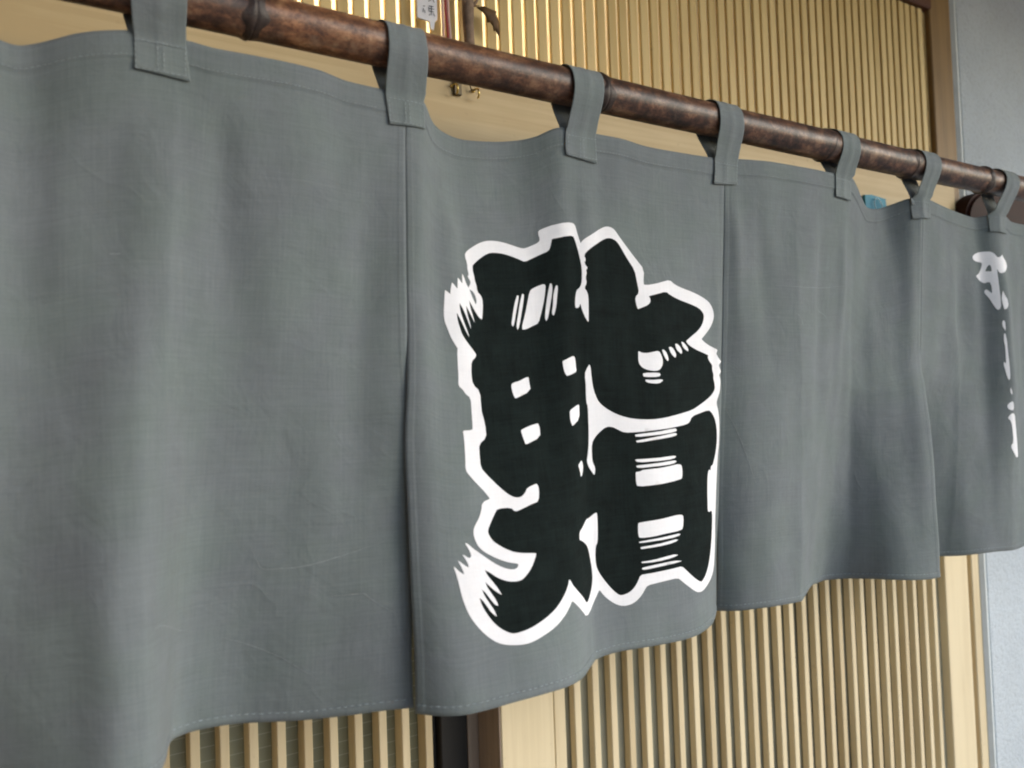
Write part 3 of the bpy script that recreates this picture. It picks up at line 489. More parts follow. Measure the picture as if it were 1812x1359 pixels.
# ------------------------------------------------------------------ woodwork of the entrance
LZ0, LZ1 = CZ+0.235, CZ+0.395              # lintel
TZ1 = CZ+0.705                             # underside of the head rail
def woodwork():
    l = empty('lintel', (0.5, 0.18, LZ0), 'pale wooden lintel beam behind the top of the curtain', 'beam')
    box('beam', -0.41, 1.4865, 0.168, 0.300, LZ0, LZ1, M['hinoki_x'], l, 0.002)
    box('sill_strip', -0.41, 1.4865, 0.178, 0.262, LZ1+0.0015, LZ1+0.014, M['cedar'], l, 0.0015)
    # post between transom and stucco wall
    p = empty('door_post', (1.52, 0.2, 0), 'brown upright post beside the stucco wall', 'post')
    box('post', 1.489, 1.5565, 0.198, 0.335, LZ0-0.02, 2.62, M['post'], p, 0.002)  # upper post in a darker brown than the jamb below
    box('stop_strip', 1.4705, 1.4875, 0.214, 0.30, LZ1+0.002, 2.255, M['dull_brown'], p, 0.001)
    box('jamb', 1.533, 1.5565, 0.200, 0.335, 0.006, LZ0-0.022, M['hinoki'], p, 0.0015)
    box('jamb_groove', 1.520, 1.5315, 0.222, 0.30, 0.006, LZ0-0.022, M['dull_brown'], p, 0.0005)
    q = empty('door_post', (-0.44, 0.2, 0), 'brown upright post left of the sliding doors behind the curtain', 'post')
    box('post', -0.47, -0.411, 0.198, 0.335, 0.006, 2.62, M['post'], q, 0.002)
    # transom lattice
    t = empty('transom', (0.5, 0.2, LZ1+0.014), 'fine vertical slatted transom lattice above the lintel and the rod', 'lattice')
    box('head_rail', -0.41, 1.4865, 0.192, 0.262, TZ1, TZ1+0.075, M['head'], t, 0.002)
    w = 0.0136
    sm = box_mesh('slat', -w, 0, 0.0, 0.0048, LZ1+0.0155, TZ1-0.0015, 0.0009)
    sm.materials.append(M['cedar'])
    n = 0; x = 1.4667
    while x > -0.40:
        o = bpy.data.objects.new('slat', sm); COL.objects.link(o); o.parent = t
        o.location = (x - t.location.x + random.uniform(-.0004, .0004), 0.2 - t.location.y + random.uniform(-.0006, .0006), -t.location.z)
        o.rotation_euler = (0, 0, random.uniform(-.012, .012))
        x -= 0.01905; n += 1
    box('pane', -0.41, 1.4865, 0.2066, 0.2100, LZ1+0.015, TZ1-0.001, M['pane_t'], t, 0)
    box('upper_board', -0.41, 1.4865, 0.20, 0.262, TZ1+0.0765, 2.62, M['room'], t, 0)
woodwork()

def sliding_door(x0, x1, yf, stile_l, stile_r, first, pitch, count, sw, label, left):
    d = empty('sliding_door', ((x0+x1)/2, yf, 0.01), label, 'door', 'sliding lattice doors')
    z0, z1 = 0.012, LZ0-0.004; dep = 0.034
    if left:
        box('stile', stile_l[0], stile_l[1], yf, yf+dep, z0, z1, M['hinoki'], d)
        box('stile', stile_r[0]+0.036, stile_r[1], yf, yf+dep, z0, z1, M['dull_brown'], d)
        box('stile_black_face', stile_r[0], stile_r[0]+0.0354, yf+0.001, yf+dep, z0, z1, M['near_black'], d)  # near-black strips where the two doors meet
        tag(box('black_strip', stile_r[0]-0.007, stile_r[0]-0.001, yf+0.012, yf+0.024, z0, z1, M['near_black'], d, 0.0008), 'narrow near-black strip along the meeting stile')
    else:
        box('stile', stile_l[0], stile_l[1], yf, yf+dep, z0, z1, M['hinoki'], d)
        tag(box('stile_edge', stile_l[0]-0.0026, stile_l[0]-0.0004, yf+0.0008, yf+0.0485, z0, z1, M['dull_brown'], d, 0.0003), 'dark brown edge of the pale stile')  # side face in a darker brown than the stile's front
        box('stile', stile_r[0], stile_r[1], yf, yf+dep, z0, z1, M['hinoki'], d)
        box('batten', stile_l[1]+0.0012, stile_l[1]+0.0185, yf+0.001, yf+0.022, z0+0.10, z1-0.06, M['hinoki'], d)
    xa, xb = stile_l[1]+0.0006, stile_r[0]-0.0006
    box('bottom_rail', xa, xb, yf+0.001, yf+dep-0.002, z0, z0+0.10, M['hinoki_x'], d)
    box('top_rail', xa, xb, yf+0.001, yf+dep-0.002, z1-0.06, z1, M['hinoki_x'], d)
    sm = box_mesh('slat', -sw, 0, 0, 0.020 if left else 0.0115, z0+0.101, z1-0.061, 0.0009); sm.materials.append(M['hinoki'])
    for k in range(count):
        o = bpy.data.objects.new('slat', sm); COL.objects.link(o); o.parent = d
        o.location = (first + k*pitch - d.location.x + random.uniform(-.0005, .0005), yf+0.001 - d.location.y + random.uniform(-.0005, .0005), -d.location.z)
        o.rotation_euler = (0, 0, random.uniform(-.012, .012))
    yp = yf+(0.0225 if left else 0.0140)
    box('pane', xa, xb, yp, yp+0.004, z0+0.101, z1-0.061, M['pane_l'] if left else M['pane_r'], d, 0)
sliding_door(0.525, 1.519, 0.200, (0.525, 0.600), (1.447, 1.519), 0.643, 0.02874, 28, 0.0105,
             'pale wooden sliding lattice door in front, right of the dark stile', False)
sliding_door(-0.408, 0.56, 0.250, (-0.408, -0.340), (0.473, 0.560), 0.1728-0.02893*17, 0.02893, 28, 0.0098,
             'pale wooden sliding lattice door set back, left of the dark stile', True)

# fluorescent tube inside, behind the transom glass
def inner_lamp():
    l = empty('fluorescent_lamp', (0.31, 0.45, 2.19), 'lit warm tube lamp inside glowing through the transom glass', 'lamp')
    link('tube', tube_mesh('tube', [(0.10, 0.43, 2.19), (0.52, 0.43, 2.19)], 0.015, 12), l, M['lamp'])
    box('housing', 0.08, 0.54, 0.452, 0.49, 2.172, 2.208, M['paper'], l, 0.003)
inner_lamp()

# ------------------------------------------------------------------ bamboo rod
def bamboo_rod():
    rod = empty('bamboo_rod', (-0.55, 0, CZ+ROD_Z), 'dark smoked bamboo pole carrying the grey shop curtain', 'pole')
    nodes = [-0.31, -0.07, 0.194, 0.5405, 0.894, 1.068, 1.254, 1.50]
    xs = np.unique(np.r_[np.linspace(-0.55, 1.74, 240), [n+d for n in nodes for d in (-.012, -.007, -.004, -.002, 0, .002, .004, .007, .012)]])
    vs, fs = [], []; N = 48
    for x in xs:
        r = ROD_R*(1.0+0.012*math.sin(x*9)+0.008*math.sin(x*23+1))
        d = min(abs(x-n) for n in nodes)
        r += 0.0011*math.exp(-(d/0.006)**2)
        cy, cz = 0.0009*math.sin(x*5.1), 0.0012*math.sin(x*4.3+0.6)
        for k in range(N):
            a = 2*math.pi*k/N; rr = r*(1+0.006*math.sin(2*a+x*3))
            vs.append((x, cy+rr*math.cos(a), CZ+ROD_Z+cz+rr*math.sin(a)))
    n = len(xs)
    for i in range(n-1):
        for k in range(N):
            fs.append((i*N+k, i*N+(k+1) % N, (i+1)*N+(k+1) % N, (i+1)*N+k))
    fs.append(tuple(range(N))); fs.append(tuple(range((n-1)*N, n*N))[::-1])
    link('culm', mesh('culm', vs, fs, True), rod, M['bamboo'])
    ring_mat = plain_material('dark_node_band', (0.030, 0.017, 0.012), 0.5, var=0.6, scale=170, bump=0.4)
    for nx in nodes:
        prof = [(-.0065, -.0004), (-.0045, .0003), (-.0024, .0012), (-.0012, .0015), (.0002, .0008), (.0008, .0003), (.0014, .0008), (.0030, .0006), (.0050, .0002), (.0075, -.0004)]
        vs, fs = [], []
        for (dx, dr) in prof:
            for k in range(N):
                a = 2*math.pi*k/N; r = ROD_R*1.012+0.0006+dr+0.0003*math.sin(3*a+nx*40)
                vs.append((nx+dx*(1+.35*math.sin(a*3+nx*17)+.2*math.sin(a*7+nx*5))+0.0006*math.sin(a*2+nx*9), r*math.cos(a), CZ+ROD_Z+0.0012*math.sin(nx*4.3+0.6)+r*math.sin(a)))
        for i in range(len(prof)-1):
            for k in range(N):
                fs.append((i*N+k, i*N+(k+1) % N, (i+1)*N+(k+1) % N, (i+1)*N+k))
        link('node', mesh('node', vs, fs, True), rod, ring_mat)
bamboo_rod()

# ------------------------------------------------------------------ the curtain
def set_uv(me, uvs):
    l = me.uv_layers.new(name='UVMap')
    idx = np.empty(len(me.loops), dtype=np.int32); me.loops.foreach_get('vertex_index', idx)
    l.data.foreach_set('uv', np.asarray(uvs, dtype=np.float32)[idx].ravel())
PW, PH = 0.40, 0.51
H_TOP, H_BOT, H_SIDE = 0.0185/PH, 0.0072/PH, 0.0060/PW
def hem_relief(u, v):
    r = np.where(v < H_TOP, 0.0006, 0.0)+np.where(v > 1-H_BOT, 0.0006, 0.0)
    return r+np.where((u < H_SIDE) | (u > 1-H_SIDE), 0.0002, 0.0)
def front(k, u, v, off):
    """points lying 'off' in front of the cloth"""
    P = cloth(k, u, v); n = cloth_normal(k, u, v)
    return P+n*np.asarray(off)[..., None]+np.array([0, 0, CZ])
def panel_mesh(k):
    e = 0.0006
    us = np.unique(np.r_[np.linspace(0, 1, 150), H_SIDE-e, H_SIDE+e, 1-H_SIDE-e, 1-H_SIDE+e])
    vs_ = np.unique(np.r_[np.linspace(0, 1, 140), H_TOP-e, H_TOP+e, 1-H_BOT-e, 1-H_BOT+e])
    U, V = np.meshgrid(us, vs_); P = front(k, U, V, hem_relief(U, V)).reshape(-1, 3)
    nu, nv = len(us), len(vs_)
    fs = [(j*nu+i, j*nu+i+1, (j+1)*nu+i+1, (j+1)*nu+i) for j in range(nv-1) for i in range(nu-1)]
    me = mesh('panel', P, [f[::-1] for f in fs], True)
    set_uv(me, np.c_[U.ravel()*PW+k*0.63, -V.ravel()*PH+k*0.21]); return me
def stitch_mesh(k, runs):
    """runs of little thread dashes: (axis, fixed, start, end, dash, gap) in metres along the panel"""
    vs, fs = [], []
    for (ax, c, a, b, dash, gap) in runs:
        L = PW if ax == 'u' else PH; W = PH if ax == 'u' else PW
        t = a*L
        while t < b*L-dash:
            d = dash*random.uniform(.8, 1.15); w = 0.00034 if c > .5 else 0.00022; cc = c*W+random.uniform(-.00025, .00025); s0 = len(vs)
            for f, o in ((0, .0001), (.25, .0004), (.75, .0004), (1, .0001)):
                for sgn in (-1, 1):
                    q = ((t+d*f)/L, (cc+sgn*w)/W) if ax == 'u' else ((cc+sgn*w)/W, (t+d*f)/L)
                    vs.append((q[0], q[1], o))
            for i in range(3): fs.append((s0+2*i, s0+2*i+1, s0+2*i+3, s0+2*i+2))
            t += d+gap*random.uniform(.8, 1.3)
    a = np.array(vs); U, V = np.clip(a[:, 0], 0, 1), np.clip(a[:, 1], 0, 1)
    return mesh('stitching', front(k, U, V, a[:, 2]+hem_relief(U, V)+0.0002), fs)
def crease_mesh(k):
    vs, fs = [], []
    for line in CREASE_MARKS[k]:
        p = np.array(line)*(PW, PH); s = np.r_[0, np.cumsum(np.hypot(*np.diff(p, axis=0).T))]
        fx, fy = pchip(s, p[:, 0]), pchip(s, p[:, 1]); n = max(4, int(s[-1]/.0025)); t = np.linspace(0, s[-1], n)
        x, y = fx(t), fy(t); dx, dy = np.gradient(x), np.gradient(y); l = np.hypot(dx, dy); s0 = len(vs)
        for i in range(n):
            w = 0.00042*math.sin(math.pi*(i+.6)/(n+.2))*random.uniform(.5, 1.1); j = random.uniform(-.0002, .0002)
            for sg in (-1, 1): vs.append(((x[i]-dy[i]/l[i]*(w*sg+j))/PW, (y[i]+dx[i]/l[i]*(w*sg+j))/PH))
        fs += [(s0+2*i, s0+2*i+1, s0+2*i+3, s0+2*i+2) for i in range(n-1)]
    a = np.array(vs); return mesh('crease_marks', front(k, np.clip(a[:, 0], 0, 1), np.clip(a[:, 1], 0, 1), np.full(len(a), .0003)), fs)
def inside(poly, pts):
    x, y = pts[:, 0], pts[:, 1]; r = np.zeros(len(pts), bool); n = len(poly)
    for i in range(n):
        x0, y0 = poly[i]; x1, y1 = poly[(i+1) % n]
        if y0 == y1: continue
        c = (y0 > y) != (y1 > y)
        r ^= c & (x < (x1-x0)*(y-y0)/(y1-y0)+x0)
    return r
def rounded(poly):
    """one pass of corner softening so that traced outlines read as brushed curves"""
    out = []; n = len(poly)
    for i in range(n):
        a, b, c = (np.array(poly[j % n])*(PW, PH) for j in (i-1, i, i+1))
        d1, d2 = a-b, c-b; l1, l2 = np.linalg.norm(d1), np.linalg.norm(d2)
        if l1 < 1e-6 or l2 < 1e-6: continue
        ca = float(np.dot(d1, d2)/(l1*l2)); t = 0.25 if ca < -0.3 else 0.10
        for q in (b+d1*t, b+d2*t): out.append((q[0]/PW, q[1]/PH))
    return out
def print_meshes(k, layers, off):
    """layers: list of (colour, polygons) painted in order; returns {colour: mesh}; cut along the outlines and laid on the cloth"""
    layers = [(c, [rounded(p) for p in ps]) for c, ps in layers]
    pts, edges = [], []
    for c, ps in layers:
        for p in ps:
            s0 = len(pts); pts += [Vector((u*PW, v*PH)) for u, v in p]; n = len(p)
            edges += [(s0+i, s0+(i+1) % n) for i in range(n)]
    a = np.array([tuple(p) for p in pts]); lo, hi = a.min(0), a.max(0)
    for gx in np.arange(lo[0]+.002, hi[0], .0035):
        for gy in np.arange(lo[1]+.002, hi[1], .0045):
            pts.append(Vector((gx+random.uniform(-.0006, .0006), gy+random.uniform(-.0006, .0006))))
    V, E, F, _, _, _ = delaunay_2d_cdt(pts, edges, [], 0, 1e-6)
    V = np.array([tuple(v) for v in V]); F = np.array([tuple(f) for f in F])
    cen = V[F].mean(1); col = np.full(len(F), -1)
    names = {'white': 0, 'black': 1, 'none': -1}
    for c, ps in layers:
        for p in ps: col[inside([(u*PW, v*PH) for u, v in p], cen)] = names[c]
    res = {}
    for nm, ci in (('white', 0), ('black', 1)):
        f = F[col == ci]
        if len(f) == 0: continue
        use, invx = np.unique(f, return_inverse=True); f = invx.reshape(-1, 3); q = V[use]
        U, W = np.clip(q[:, 0]/PW, 0, 1), np.clip(q[:, 1]/PH, 0, 1)
        me = mesh('print', front(k, U, W, off+hem_relief(U, W)), [tuple(t) for t in f], True)
        set_uv(me, np.c_[U*PW+k*.63, -W*PH+k*.21]); res[nm] = me
    return res

TAB_ROD = [-0.070, 0.124, 0.321, 0.514, 0.711, 0.922, 1.099, 1.305, 1.500]
TAB_CLOTH = [-0.066, 0.128, 0.327, 0.516, 0.7176, 0.9275, 1.100, 1.2935, 1.487]
TAB_W = [.0375, .0375, .0365, .0365, .0360, .0355, .0355, .0360, .036]
SKEW = [.002, -.003, .0015, -.004, .003, -.001, .0035, -.002, .001]
def cloth_at(x, z):
    """front surface of the curtain near its top at world x and z (from eye height)"""
    k = 1
    for j in (2, 3, 4):
        if x >= TOP_EDGE[j][0][0]: k = j
    tx = CURVES[k][0]; lo, hi = TOP_EDGE[k][0][0], TOP_EDGE[k][-1][0]
    u = min(max((x-lo)/(hi-lo), 0), 1)
    for _ in range(2):
        zt = float(CURVES[k][2](u)); v = min(max((zt-z)/(zt-HEM_Z), 0), 1)
        px_ = float(cloth(k, u, v)[0]); u = min(max(u-(px_-x)/(hi-lo), 0), 1)
    return float(cloth(k, u, v)[1])
def tab_mesh(i):
    xr, xc, w = TAB_ROD[i], TAB_CLOTH[i], TAB_W[i]
    k = 1
    for j in (2, 3, 4):
        if xc >= TOP_EDGE[j][0][0]: k = j
    lo, hi = TOP_EDGE[k][0][0], TOP_EDGE[k][-1][0]
    zt = float(CURVES[k][2]((xc-lo)/(hi-lo))); R = ROD_R+0.0016; low = 0.0300+random.uniform(-.001, .001)
    path = []                                             # (blend towards rod x, y or None = on the cloth, z)
    for t in np.linspace(0, 1, 9): path.append((0.0, None, zt-low+t*(low-0.004)))
    y0 = cloth_at(xc, zt-0.004)-0.0035
    for t in np.linspace(0.12, 1, 8):
        s = t*t*(3-2*t); path.append((t, y0*(1-s)-R*s-0.0012*math.sin(math.pi*t), zt-0.004+(ROD_Z-zt+0.004)*t))
    for a in np.linspace(0, math.pi, 19)[1:]: path.append((1.0, -R*math.cos(a), ROD_Z+R*math.sin(a)))
    for t in np.linspace(0.12, 1, 9):
        s = t*t*(3-2*t); path.append((1-t, R*(1-s)+0.0035*s, ROD_Z+(zt-0.012-ROD_Z)*t))
    cols = np.array([-.5, -.47, -.30, -.10, -.055, -.02, .02, .055, .10, .30, .47, .5])
    vs, uv = [], []; L = 0.0; prev = None
    for j, (b, y, z) in enumerate(path):
        if prev is not None: L += math.hypot((y if y is not None else 0)-prev[0], z-prev[1])
        prev = ((y if y is not None else 0), z)
        for c in cols:
            x = xc*(1-b)+xr*b+c*w*(1+0.035*math.sin(j*.35+i*2.3))+0.0012*math.sin(j*.22+i*1.3)*(1-b); yy = y
            if y is None: yy = cloth_at(x, z)-0.0015-0.0007*math.exp(-((z-(zt-low))/.004)**2)-0.0006*abs(math.sin(c*5+i*1.7))*math.sin((z-zt)*130+i)
            rel = -0.0003 if abs(c) > .46 else (-0.0004 if abs(c) < .06 else 0.0)
            ny, nz = -1.0, 0.0
            if b == 1.0 and y is not None: ny, nz = y/R, (z-ROD_Z)/R
            elif y is not None and y > 0: ny = 1.0
            yy += -rel*ny; zz = z-rel*nz+(c*SKEW[i]*max(0.0, 1-(z-(zt-low))/0.03) if y is None else 0.0)
            vs.append((x, yy, CZ+zz)); uv.append((c*w+i*.31, -L+i*.17))
    nc = len(cols)
    fs = [(j*nc+m, j*nc+m+1, (j+1)*nc+m+1, (j+1)*nc+m) for j in range(len(path)-1) for m in range(nc-1)]
    me = mesh('tab', vs, fs, True); set_uv(me, uv)
    # thread: two rows along the middle, rows along both edges and across the end
    sv, sf = [], []
    def dash(x0, z0, x1, z1):
        s0 = len(sv); dx, dz = x1-x0, z1-z0; l = math.hypot(dx, dz); px_, pz = -dz/l*.00028, dx/l*.00028
        for t in (0, .5, 1):
            x, z = x0+dx*t, z0+dz*t; y = cloth_at(x, z)-0.0031
            sv.append((x+px_, y, CZ+z+pz)); sv.append((x-px_, y, CZ+z-pz))
        for t in range(2): sf.append((s0+2*t, s0+2*t+1, s0+2*t+3, s0+2*t+2))
    for c in (-.055, .055, -.46, .46):
        z = zt-low+.0015
        while z < zt-.008:
            dash(xc+c*w, z, xc+c*w+random.uniform(-.0002, .0002), z+.0027); z += .0040
    for zz in (zt-low+.0016, zt-.0075):
        x = xc-w*.46
        while x < xc+w*.43:
            dash(x, zz, x+.0027, zz+random.uniform(-.0002, .0002)); x += .0040
    return me, mesh('stitching', sv, sf)

def curtain():
    cu = empty('shop_curtain', (0.7, 0, CZ+0.27), 'grey cotton shop curtain with slits and printed characters hanging from bamboo rod', 'curtain')
    labels = {1: 'plain grey cloth panel with no print, leftmost', 2: 'grey cloth panel with large black and white printed character',
              3: 'plain grey cloth panel with deep folds, right of the printed character', 4: 'grey cloth panel with small white brush writing, rightmost'}
    for k in (1, 2, 3, 4):
        po = link('panel', panel_mesh(k), cu, M['cloth']); tag(po, labels[k])
        sol = po.modifiers.new('thickness', 'SOLIDIFY'); sol.thickness = 0.0007; sol.offset = -1.0
        runs = [('u', 1-H_BOT*0.93, .012, .988, .0028, .0022), ('u', H_TOP*0.93, .06, .94, .0024, .0012)]
        so = link('stitching', stitch_mesh(k, runs), po, M['thread']); tag(so, kind='stuff')
        if k in CREASE_MARKS: tag(link('crease_marks', crease_mesh(k), po, M['rubbed']), kind='stuff')
        if k == 2:
            pm = print_meshes(2, [('white', PRINT_WHITE), ('black', PRINT_BLACK), ('none', PRINT_GAPS), ('white', PRINT_LIGHTS)], 0.0004)
            tag(link('printed_outline', pm['white'], po, M['white']), 'white outline and highlights of the large printed character')
            tag(link('printed_strokes', pm['black'], po, M['black']), 'black brush strokes of the large printed character')
        if k == 4:
            pm = print_meshes(4, [('white', SCRIPT_WHITE), ('none', SCRIPT_GAPS)], 0.0004)
            tag(link('printed_writing', pm['white'], po, M['white']), 'small white brush writing running down the panel')
    for i in range(len(TAB_ROD)):
        tm, sm = tab_mesh(i)
        t = link('tab', tm, cu, M['tab'])
        sol = t.modifiers.new('thickness', 'SOLIDIFY'); sol.thickness = 0.0009; sol.offset = 0.0
        tag(link('stitching', sm, t, M['thread']), kind='stuff')
curtain()

# ------------------------------------------------------------------ small things on the lintel and the transom
def paper_charm():
    c = empty('paper_charm', (0.4495, 0.188, CZ+0.52), 'white paper charm in a clear sleeve hanging before the transom slats', 'charm')
    z0, z1 = CZ+0.447, CZ+0.585
    pts = [(0.4372, z0), (0.4525, z0-0.001), (0.4535, z0-0.009), (0.4575, z0-0.010), (0.4590, z0-0.001), (0.4625, z0+0.003), (0.4625, z1), (0.4372, z1)]
    vs = [(x, 0.184, z) for x, z in pts]+[(x, 0.1865, z) for x, z in pts]; n = len(pts)
    fs = [tuple(range(n)), tuple(range(n, 2*n))[::-1]]+[(i, i+n, (i+1) % n+n, (i+1) % n) for i in range(n)]
    link('sleeve', mesh('sleeve', vs, fs), c, M['paper'])
    # the blurred column of brush writing
    iv, jf = [], []
    def mark(x0, z0_, x1, z1_, w):
        dx, dz = x1-x0, z1_-z0_; l = math.hypot(dx, dz); a, b = -dz/l*w, dx/l*w; s = len(iv)
        iv.extend([(x0+a, 0.1835, z0_+b), (x0-a, 0.1835, z0_-b), (x1-a*.7, 0.1835, z1_-b*.7), (x1+a*.7, 0.1835, z1_+b*.7)]); jf.append((s, s+1, s+2, s+3))
    for zc in (0.4585, 0.4745, 0.4905, 0.5065, 0.5225):
        z = CZ+zc
        for (a, b, d, e, w) in ((.4520, .0048, .4580, .0052, .0006), (.4515, .0018, .4590, .0024, .0006), (.4550, .0058, .4546, -.0052, .0006), (.4520, -.0012, .4585, -.0008, .0006), (.4528, -.0045, .4512, -.0062, .0006), (.4570, -.0025, .4592, -.0058, .0006), (.4520, .0036, .4514, -.0018, .0005)):
            mark(a+random.uniform(-.0004, .0004), z+b, d+random.uniform(-.0004, .0004), z+e, w)
        for (a, b, d, e) in ((.4445, .003, .4470, .0035), (.4448, .0005, .4440, -.004), (.4462, -.001, .4468, -.0045)):
            mark(a, z+b, d, z+e, .0006)
    tag(link('writing', mesh('writing', iv, jf), c, M['ink']), 'small grey column of writing')
    h = empty('charm_cord', (0.475, 0.188, CZ+0.52), 'red and pale pink twisted cord hanging beside the paper charm', 'cord')
    link('red_strand', tube_mesh('red_strand', [(0.4745, 0.187, CZ+0.585), (0.4747, 0.187, CZ+0.50), (0.4752, 0.187, CZ+0.465), (0.4768, 0.187, CZ+0.445), (0.4775, 0.187, CZ+0.415)], 0.0013, 8), h, M['red_cord'])
    link('pale_strand', tube_mesh('pale_strand', [(0.4715, 0.188, CZ+0.585), (0.4718, 0.188, CZ+0.49), (0.4720, 0.188, CZ+0.46), (0.4722, 0.188, CZ+0.412)], 0.0018, 8), h, M['pink_cord'])
    link('pale_strand', tube_mesh('pale_strand', [(0.4782, 0.188, CZ+0.585), (0.4785, 0.188, CZ+0.49), (0.4795, 0.188, CZ+0.455), (0.4822, 0.188, CZ+0.412)], 0.0017, 8), h, M['pink_cord'])
paper_charm()

def holly_sprig():
    s = empty('holly_sprig', (0.503, 0.186, CZ+0.40), 'dried forked twig with one brown holly leaf before the transom slats', 'twig')
    link('stem', tube_mesh('stem', [(0.5035, 0.184, CZ+0.398), (0.5040, 0.184, CZ+0.43), (0.5030, 0.184, CZ+0.455), (0.5036, 0.184, CZ+0.476), (0.5032, 0.184, CZ+0.50), (0.5030, 0.184, CZ+0.56)], [.0058, .0060, .0063, .0072, .0060, .0050], 12), s, M['twig'])
    link('fork', tube_mesh('fork', [(0.5000, 0.182, CZ+0.474), (0.4965, 0.181, CZ+0.483), (0.4945, 0.181, CZ+0.497), (0.4940, 0.181, CZ+0.530)], [.0024, .0019, .0016, .001], 8), s, M['twig'])
    link('fork', tube_mesh('fork', [(0.5065, 0.181, CZ+0.474), (0.5120, 0.180, CZ+0.480), (0.5165, 0.179, CZ+0.490), (0.5190, 0.179, CZ+0.515)], [.0024, .0019, .0016, .001], 8), s, M['twig'])
    ol = [(.5145, .4762), (.5245, .4792), (.5330, .4772), (.5415, .4770), (.5408, .4730), (.5445, .4660), (.5452, .4560), (.5448, .4440), (.5420, .4490), (.5385, .4530), (.5362, .4515), (.5345, .4575), (.5310, .4610), (.5272, .4600), (.5262, .4660), (.5215, .4715)]
    cx, cz = .5350, .4665
    vs, fs = [], []; n = len(ol)
    for f in (0.0, 0.5, 1.0):
        for (x, z) in ol:
            X, Z = cx+(x-cx)*f, cz+(z-cz)*f
            vs.append((X, 0.181-0.0025*math.sin((X-.5145)*90)+0.0022*f*f, CZ+Z))
    for a in (0, 1):
        for i in range(n):
            fs.append((a*n+i, a*n+(i+1) % n, (a+1)*n+(i+1) % n, (a+1)*n+i))
    bm = bmesh.new(); me = mesh('leaf', vs, fs, True); bm.from_mesh(me); bmesh.ops.remove_doubles(bm, verts=bm.verts, dist=1e-5); bm.to_mesh(me); bm.free()
    lf = link('leaf', me, s, M['leaf']); q = lf.modifiers.new('thickness', 'SOLIDIFY'); q.thickness = 0.0006
    link('leaf_stalk', tube_mesh('leaf_stalk', [(0.5085, 0.180, CZ+0.4745), (0.5120, 0.1797, CZ+0.4758), (0.5160, 0.1795, CZ+0.4765)], .0008, 6), s, M['leaf'])
holly_sprig()

def hooks():
    for x, z, lab, dark in ((0.4690, CZ+0.3650, 'small brass screw hook under the rod, left of a pair on the lintel', True), (0.4962, CZ+0.3645, 'small brass screw hook under the rod, right of a pair on the lintel', False)):
        h = empty('brass_hook', (x, 0.165, z), lab, 'hook', 'brass hooks on the lintel')
        link('shank', tube_mesh('shank', [(x, 0.171, z+.004), (x, 0.160, z+.004), (x, 0.1555, z+.002), (x, 0.1545, z-.003), (x+.001, 0.157, z-.0065), (x+.002, 0.1605, z-.006)], 0.0011, 8), h, M['brass'])
        bm = bmesh.new(); bmesh.ops.create_uvsphere(bm, u_segments=12, v_segments=8, radius=0.0024)
        for v in bm.verts: v.co = Vector((v.co.x+x, v.co.y*0.6+0.1665, v.co.z+z+.004))
        me = bpy.data.meshes.new('collar'); bm.to_mesh(me); bm.free(); me.shade_smooth(); link('collar', me, h, M['brass'])
    c = empty('wire_loop', (0.482, 0.16, CZ+0.372), 'thin dark wire hanging between the two brass hooks', 'wire')
    link('strand', tube_mesh('strand', [(0.4690, 0.1590, CZ+0.3690), (0.4700, 0.159, CZ+0.385), (0.4770, 0.160, CZ+0.392), (0.4850, 0.161, CZ+0.386), (0.4895, 0.163, CZ+0.374), (0.4920, 0.163, CZ+0.3665), (0.4962, 0.160, CZ+0.3670)], 0.0007, 6), c, M['steel'])
    b = empty('wall_bracket', (0.475, 0.163, CZ+0.374), 'small brown iron plate behind the left brass hook', 'bracket')
    box('plate', 0.4700, 0.4800, 0.1635, 0.1675, CZ+0.3590, CZ+0.391, M['steel'], b, 0.0008)
hooks()

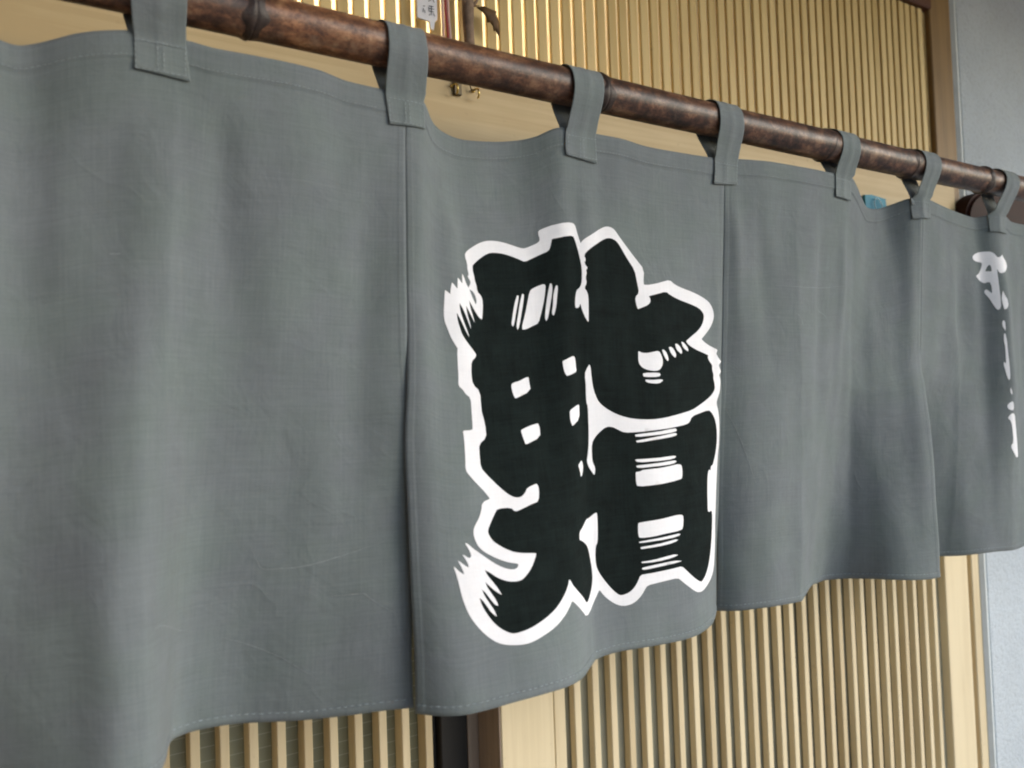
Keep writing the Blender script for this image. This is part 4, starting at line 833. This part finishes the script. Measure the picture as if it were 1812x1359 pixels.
def teal_holder():
    t = empty('card_holder', (1.243, 0.16, CZ+0.29), 'small teal plastic tag with clear loop fixed to the lintel above the curtain', 'tag')
    ol = [(1.2150, .3285), (1.2330, .3305), (1.2700, .3275), (1.2715, .3050), (1.2690, .262), (1.2160, .262)]
    n = len(ol); vs = [(x, 0.1625, CZ+z) for x, z in ol]+[(x, 0.1672, CZ+z) for x, z in ol]
    fs = [tuple(range(n)), tuple(range(n, 2*n))[::-1]]+[(i, i+n, (i+1) % n+n, (i+1) % n) for i in range(n)]
    link('plate', mesh('plate', vs, fs), t, M['teal'])
    link('loop', tube_mesh('loop', [(1.2405, 0.159, CZ+0.280), (1.2375, 0.159, CZ+0.304), (1.2330, 0.159, CZ+0.318), (1.2385, 0.159, CZ+0.3255), (1.2465, 0.159, CZ+0.3235), (1.2545, 0.159, CZ+0.314), (1.2520, 0.159, CZ+0.303), (1.2440, 0.159, CZ+0.280)], 0.0009, 8), t, M['clear'])
teal_holder()

def wood_plaque():
    s = empty('wooden_plaque', (1.66, 0.16, CZ+0.26), 'dark red brown varnished wooden plaque on the wall behind the right end of the rod', 'plaque')
    bm = bmesh.new(); ol = []
    for t in np.linspace(0, math.pi, 25): ol.append((1.565-0.087*math.sin(t), .309-.061*math.cos(t)))
    ol += [(1.66, .372), (1.84, .372), (1.852, .36), (1.852, .262), (1.84, .248)]
    ol = ol[::-1]
    a = [bm.verts.new((x, 0.142, CZ+z)) for x, z in ol]; f = bm.faces.new(a)
    r = bmesh.ops.extrude_face_region(bm, geom=[f]); bmesh.ops.translate(bm, verts=[v for v in r['geom'] if isinstance(v, bmesh.types.BMVert)], vec=(0, 0.038, 0))
    bmesh.ops.recalc_face_normals(bm, faces=bm.faces); bmesh.ops.bevel(bm, geom=bm.edges[:], offset=0.006, segments=3, affect='EDGES')
    me = bpy.data.meshes.new('board'); bm.to_mesh(me); bm.free(); link('board', me, s, M['red_wood'])
    for x in (1.55, 1.78):
        box('mount', x-.01, x+.01, 0.1805, 0.1835, CZ+0.29, CZ+0.34, M['steel'], s, 0.0005)
wood_plaque()

def rod_bracket(x, label):
    b = empty('rod_bracket', (x, 0.198, CZ+ROD_Z), label, 'bracket', 'iron brackets holding the rod')
    z = CZ+ROD_Z
    box('wall_plate', x-.014, x+.014, 0.1785, 0.1975 if x > 0 else 0.1835, z-.045, z+.030, M['steel'], b, 0.001)
    link('arm', tube_mesh('arm', [(x, 0.180, z-.030), (x, 0.10, z-.030), (x, 0.035, z-.028)] + [(x, 0.0275*math.cos(a), z-0.0275*math.sin(a)) for a in np.linspace(0.75, 3.05, 14)], 0.0050, 10), b, M['steel'])
rod_bracket(1.715, 'dark iron hook bracket carrying the right end of the bamboo rod')
rod_bracket(-0.515, 'dark iron hook bracket carrying the left end of the bamboo rod')
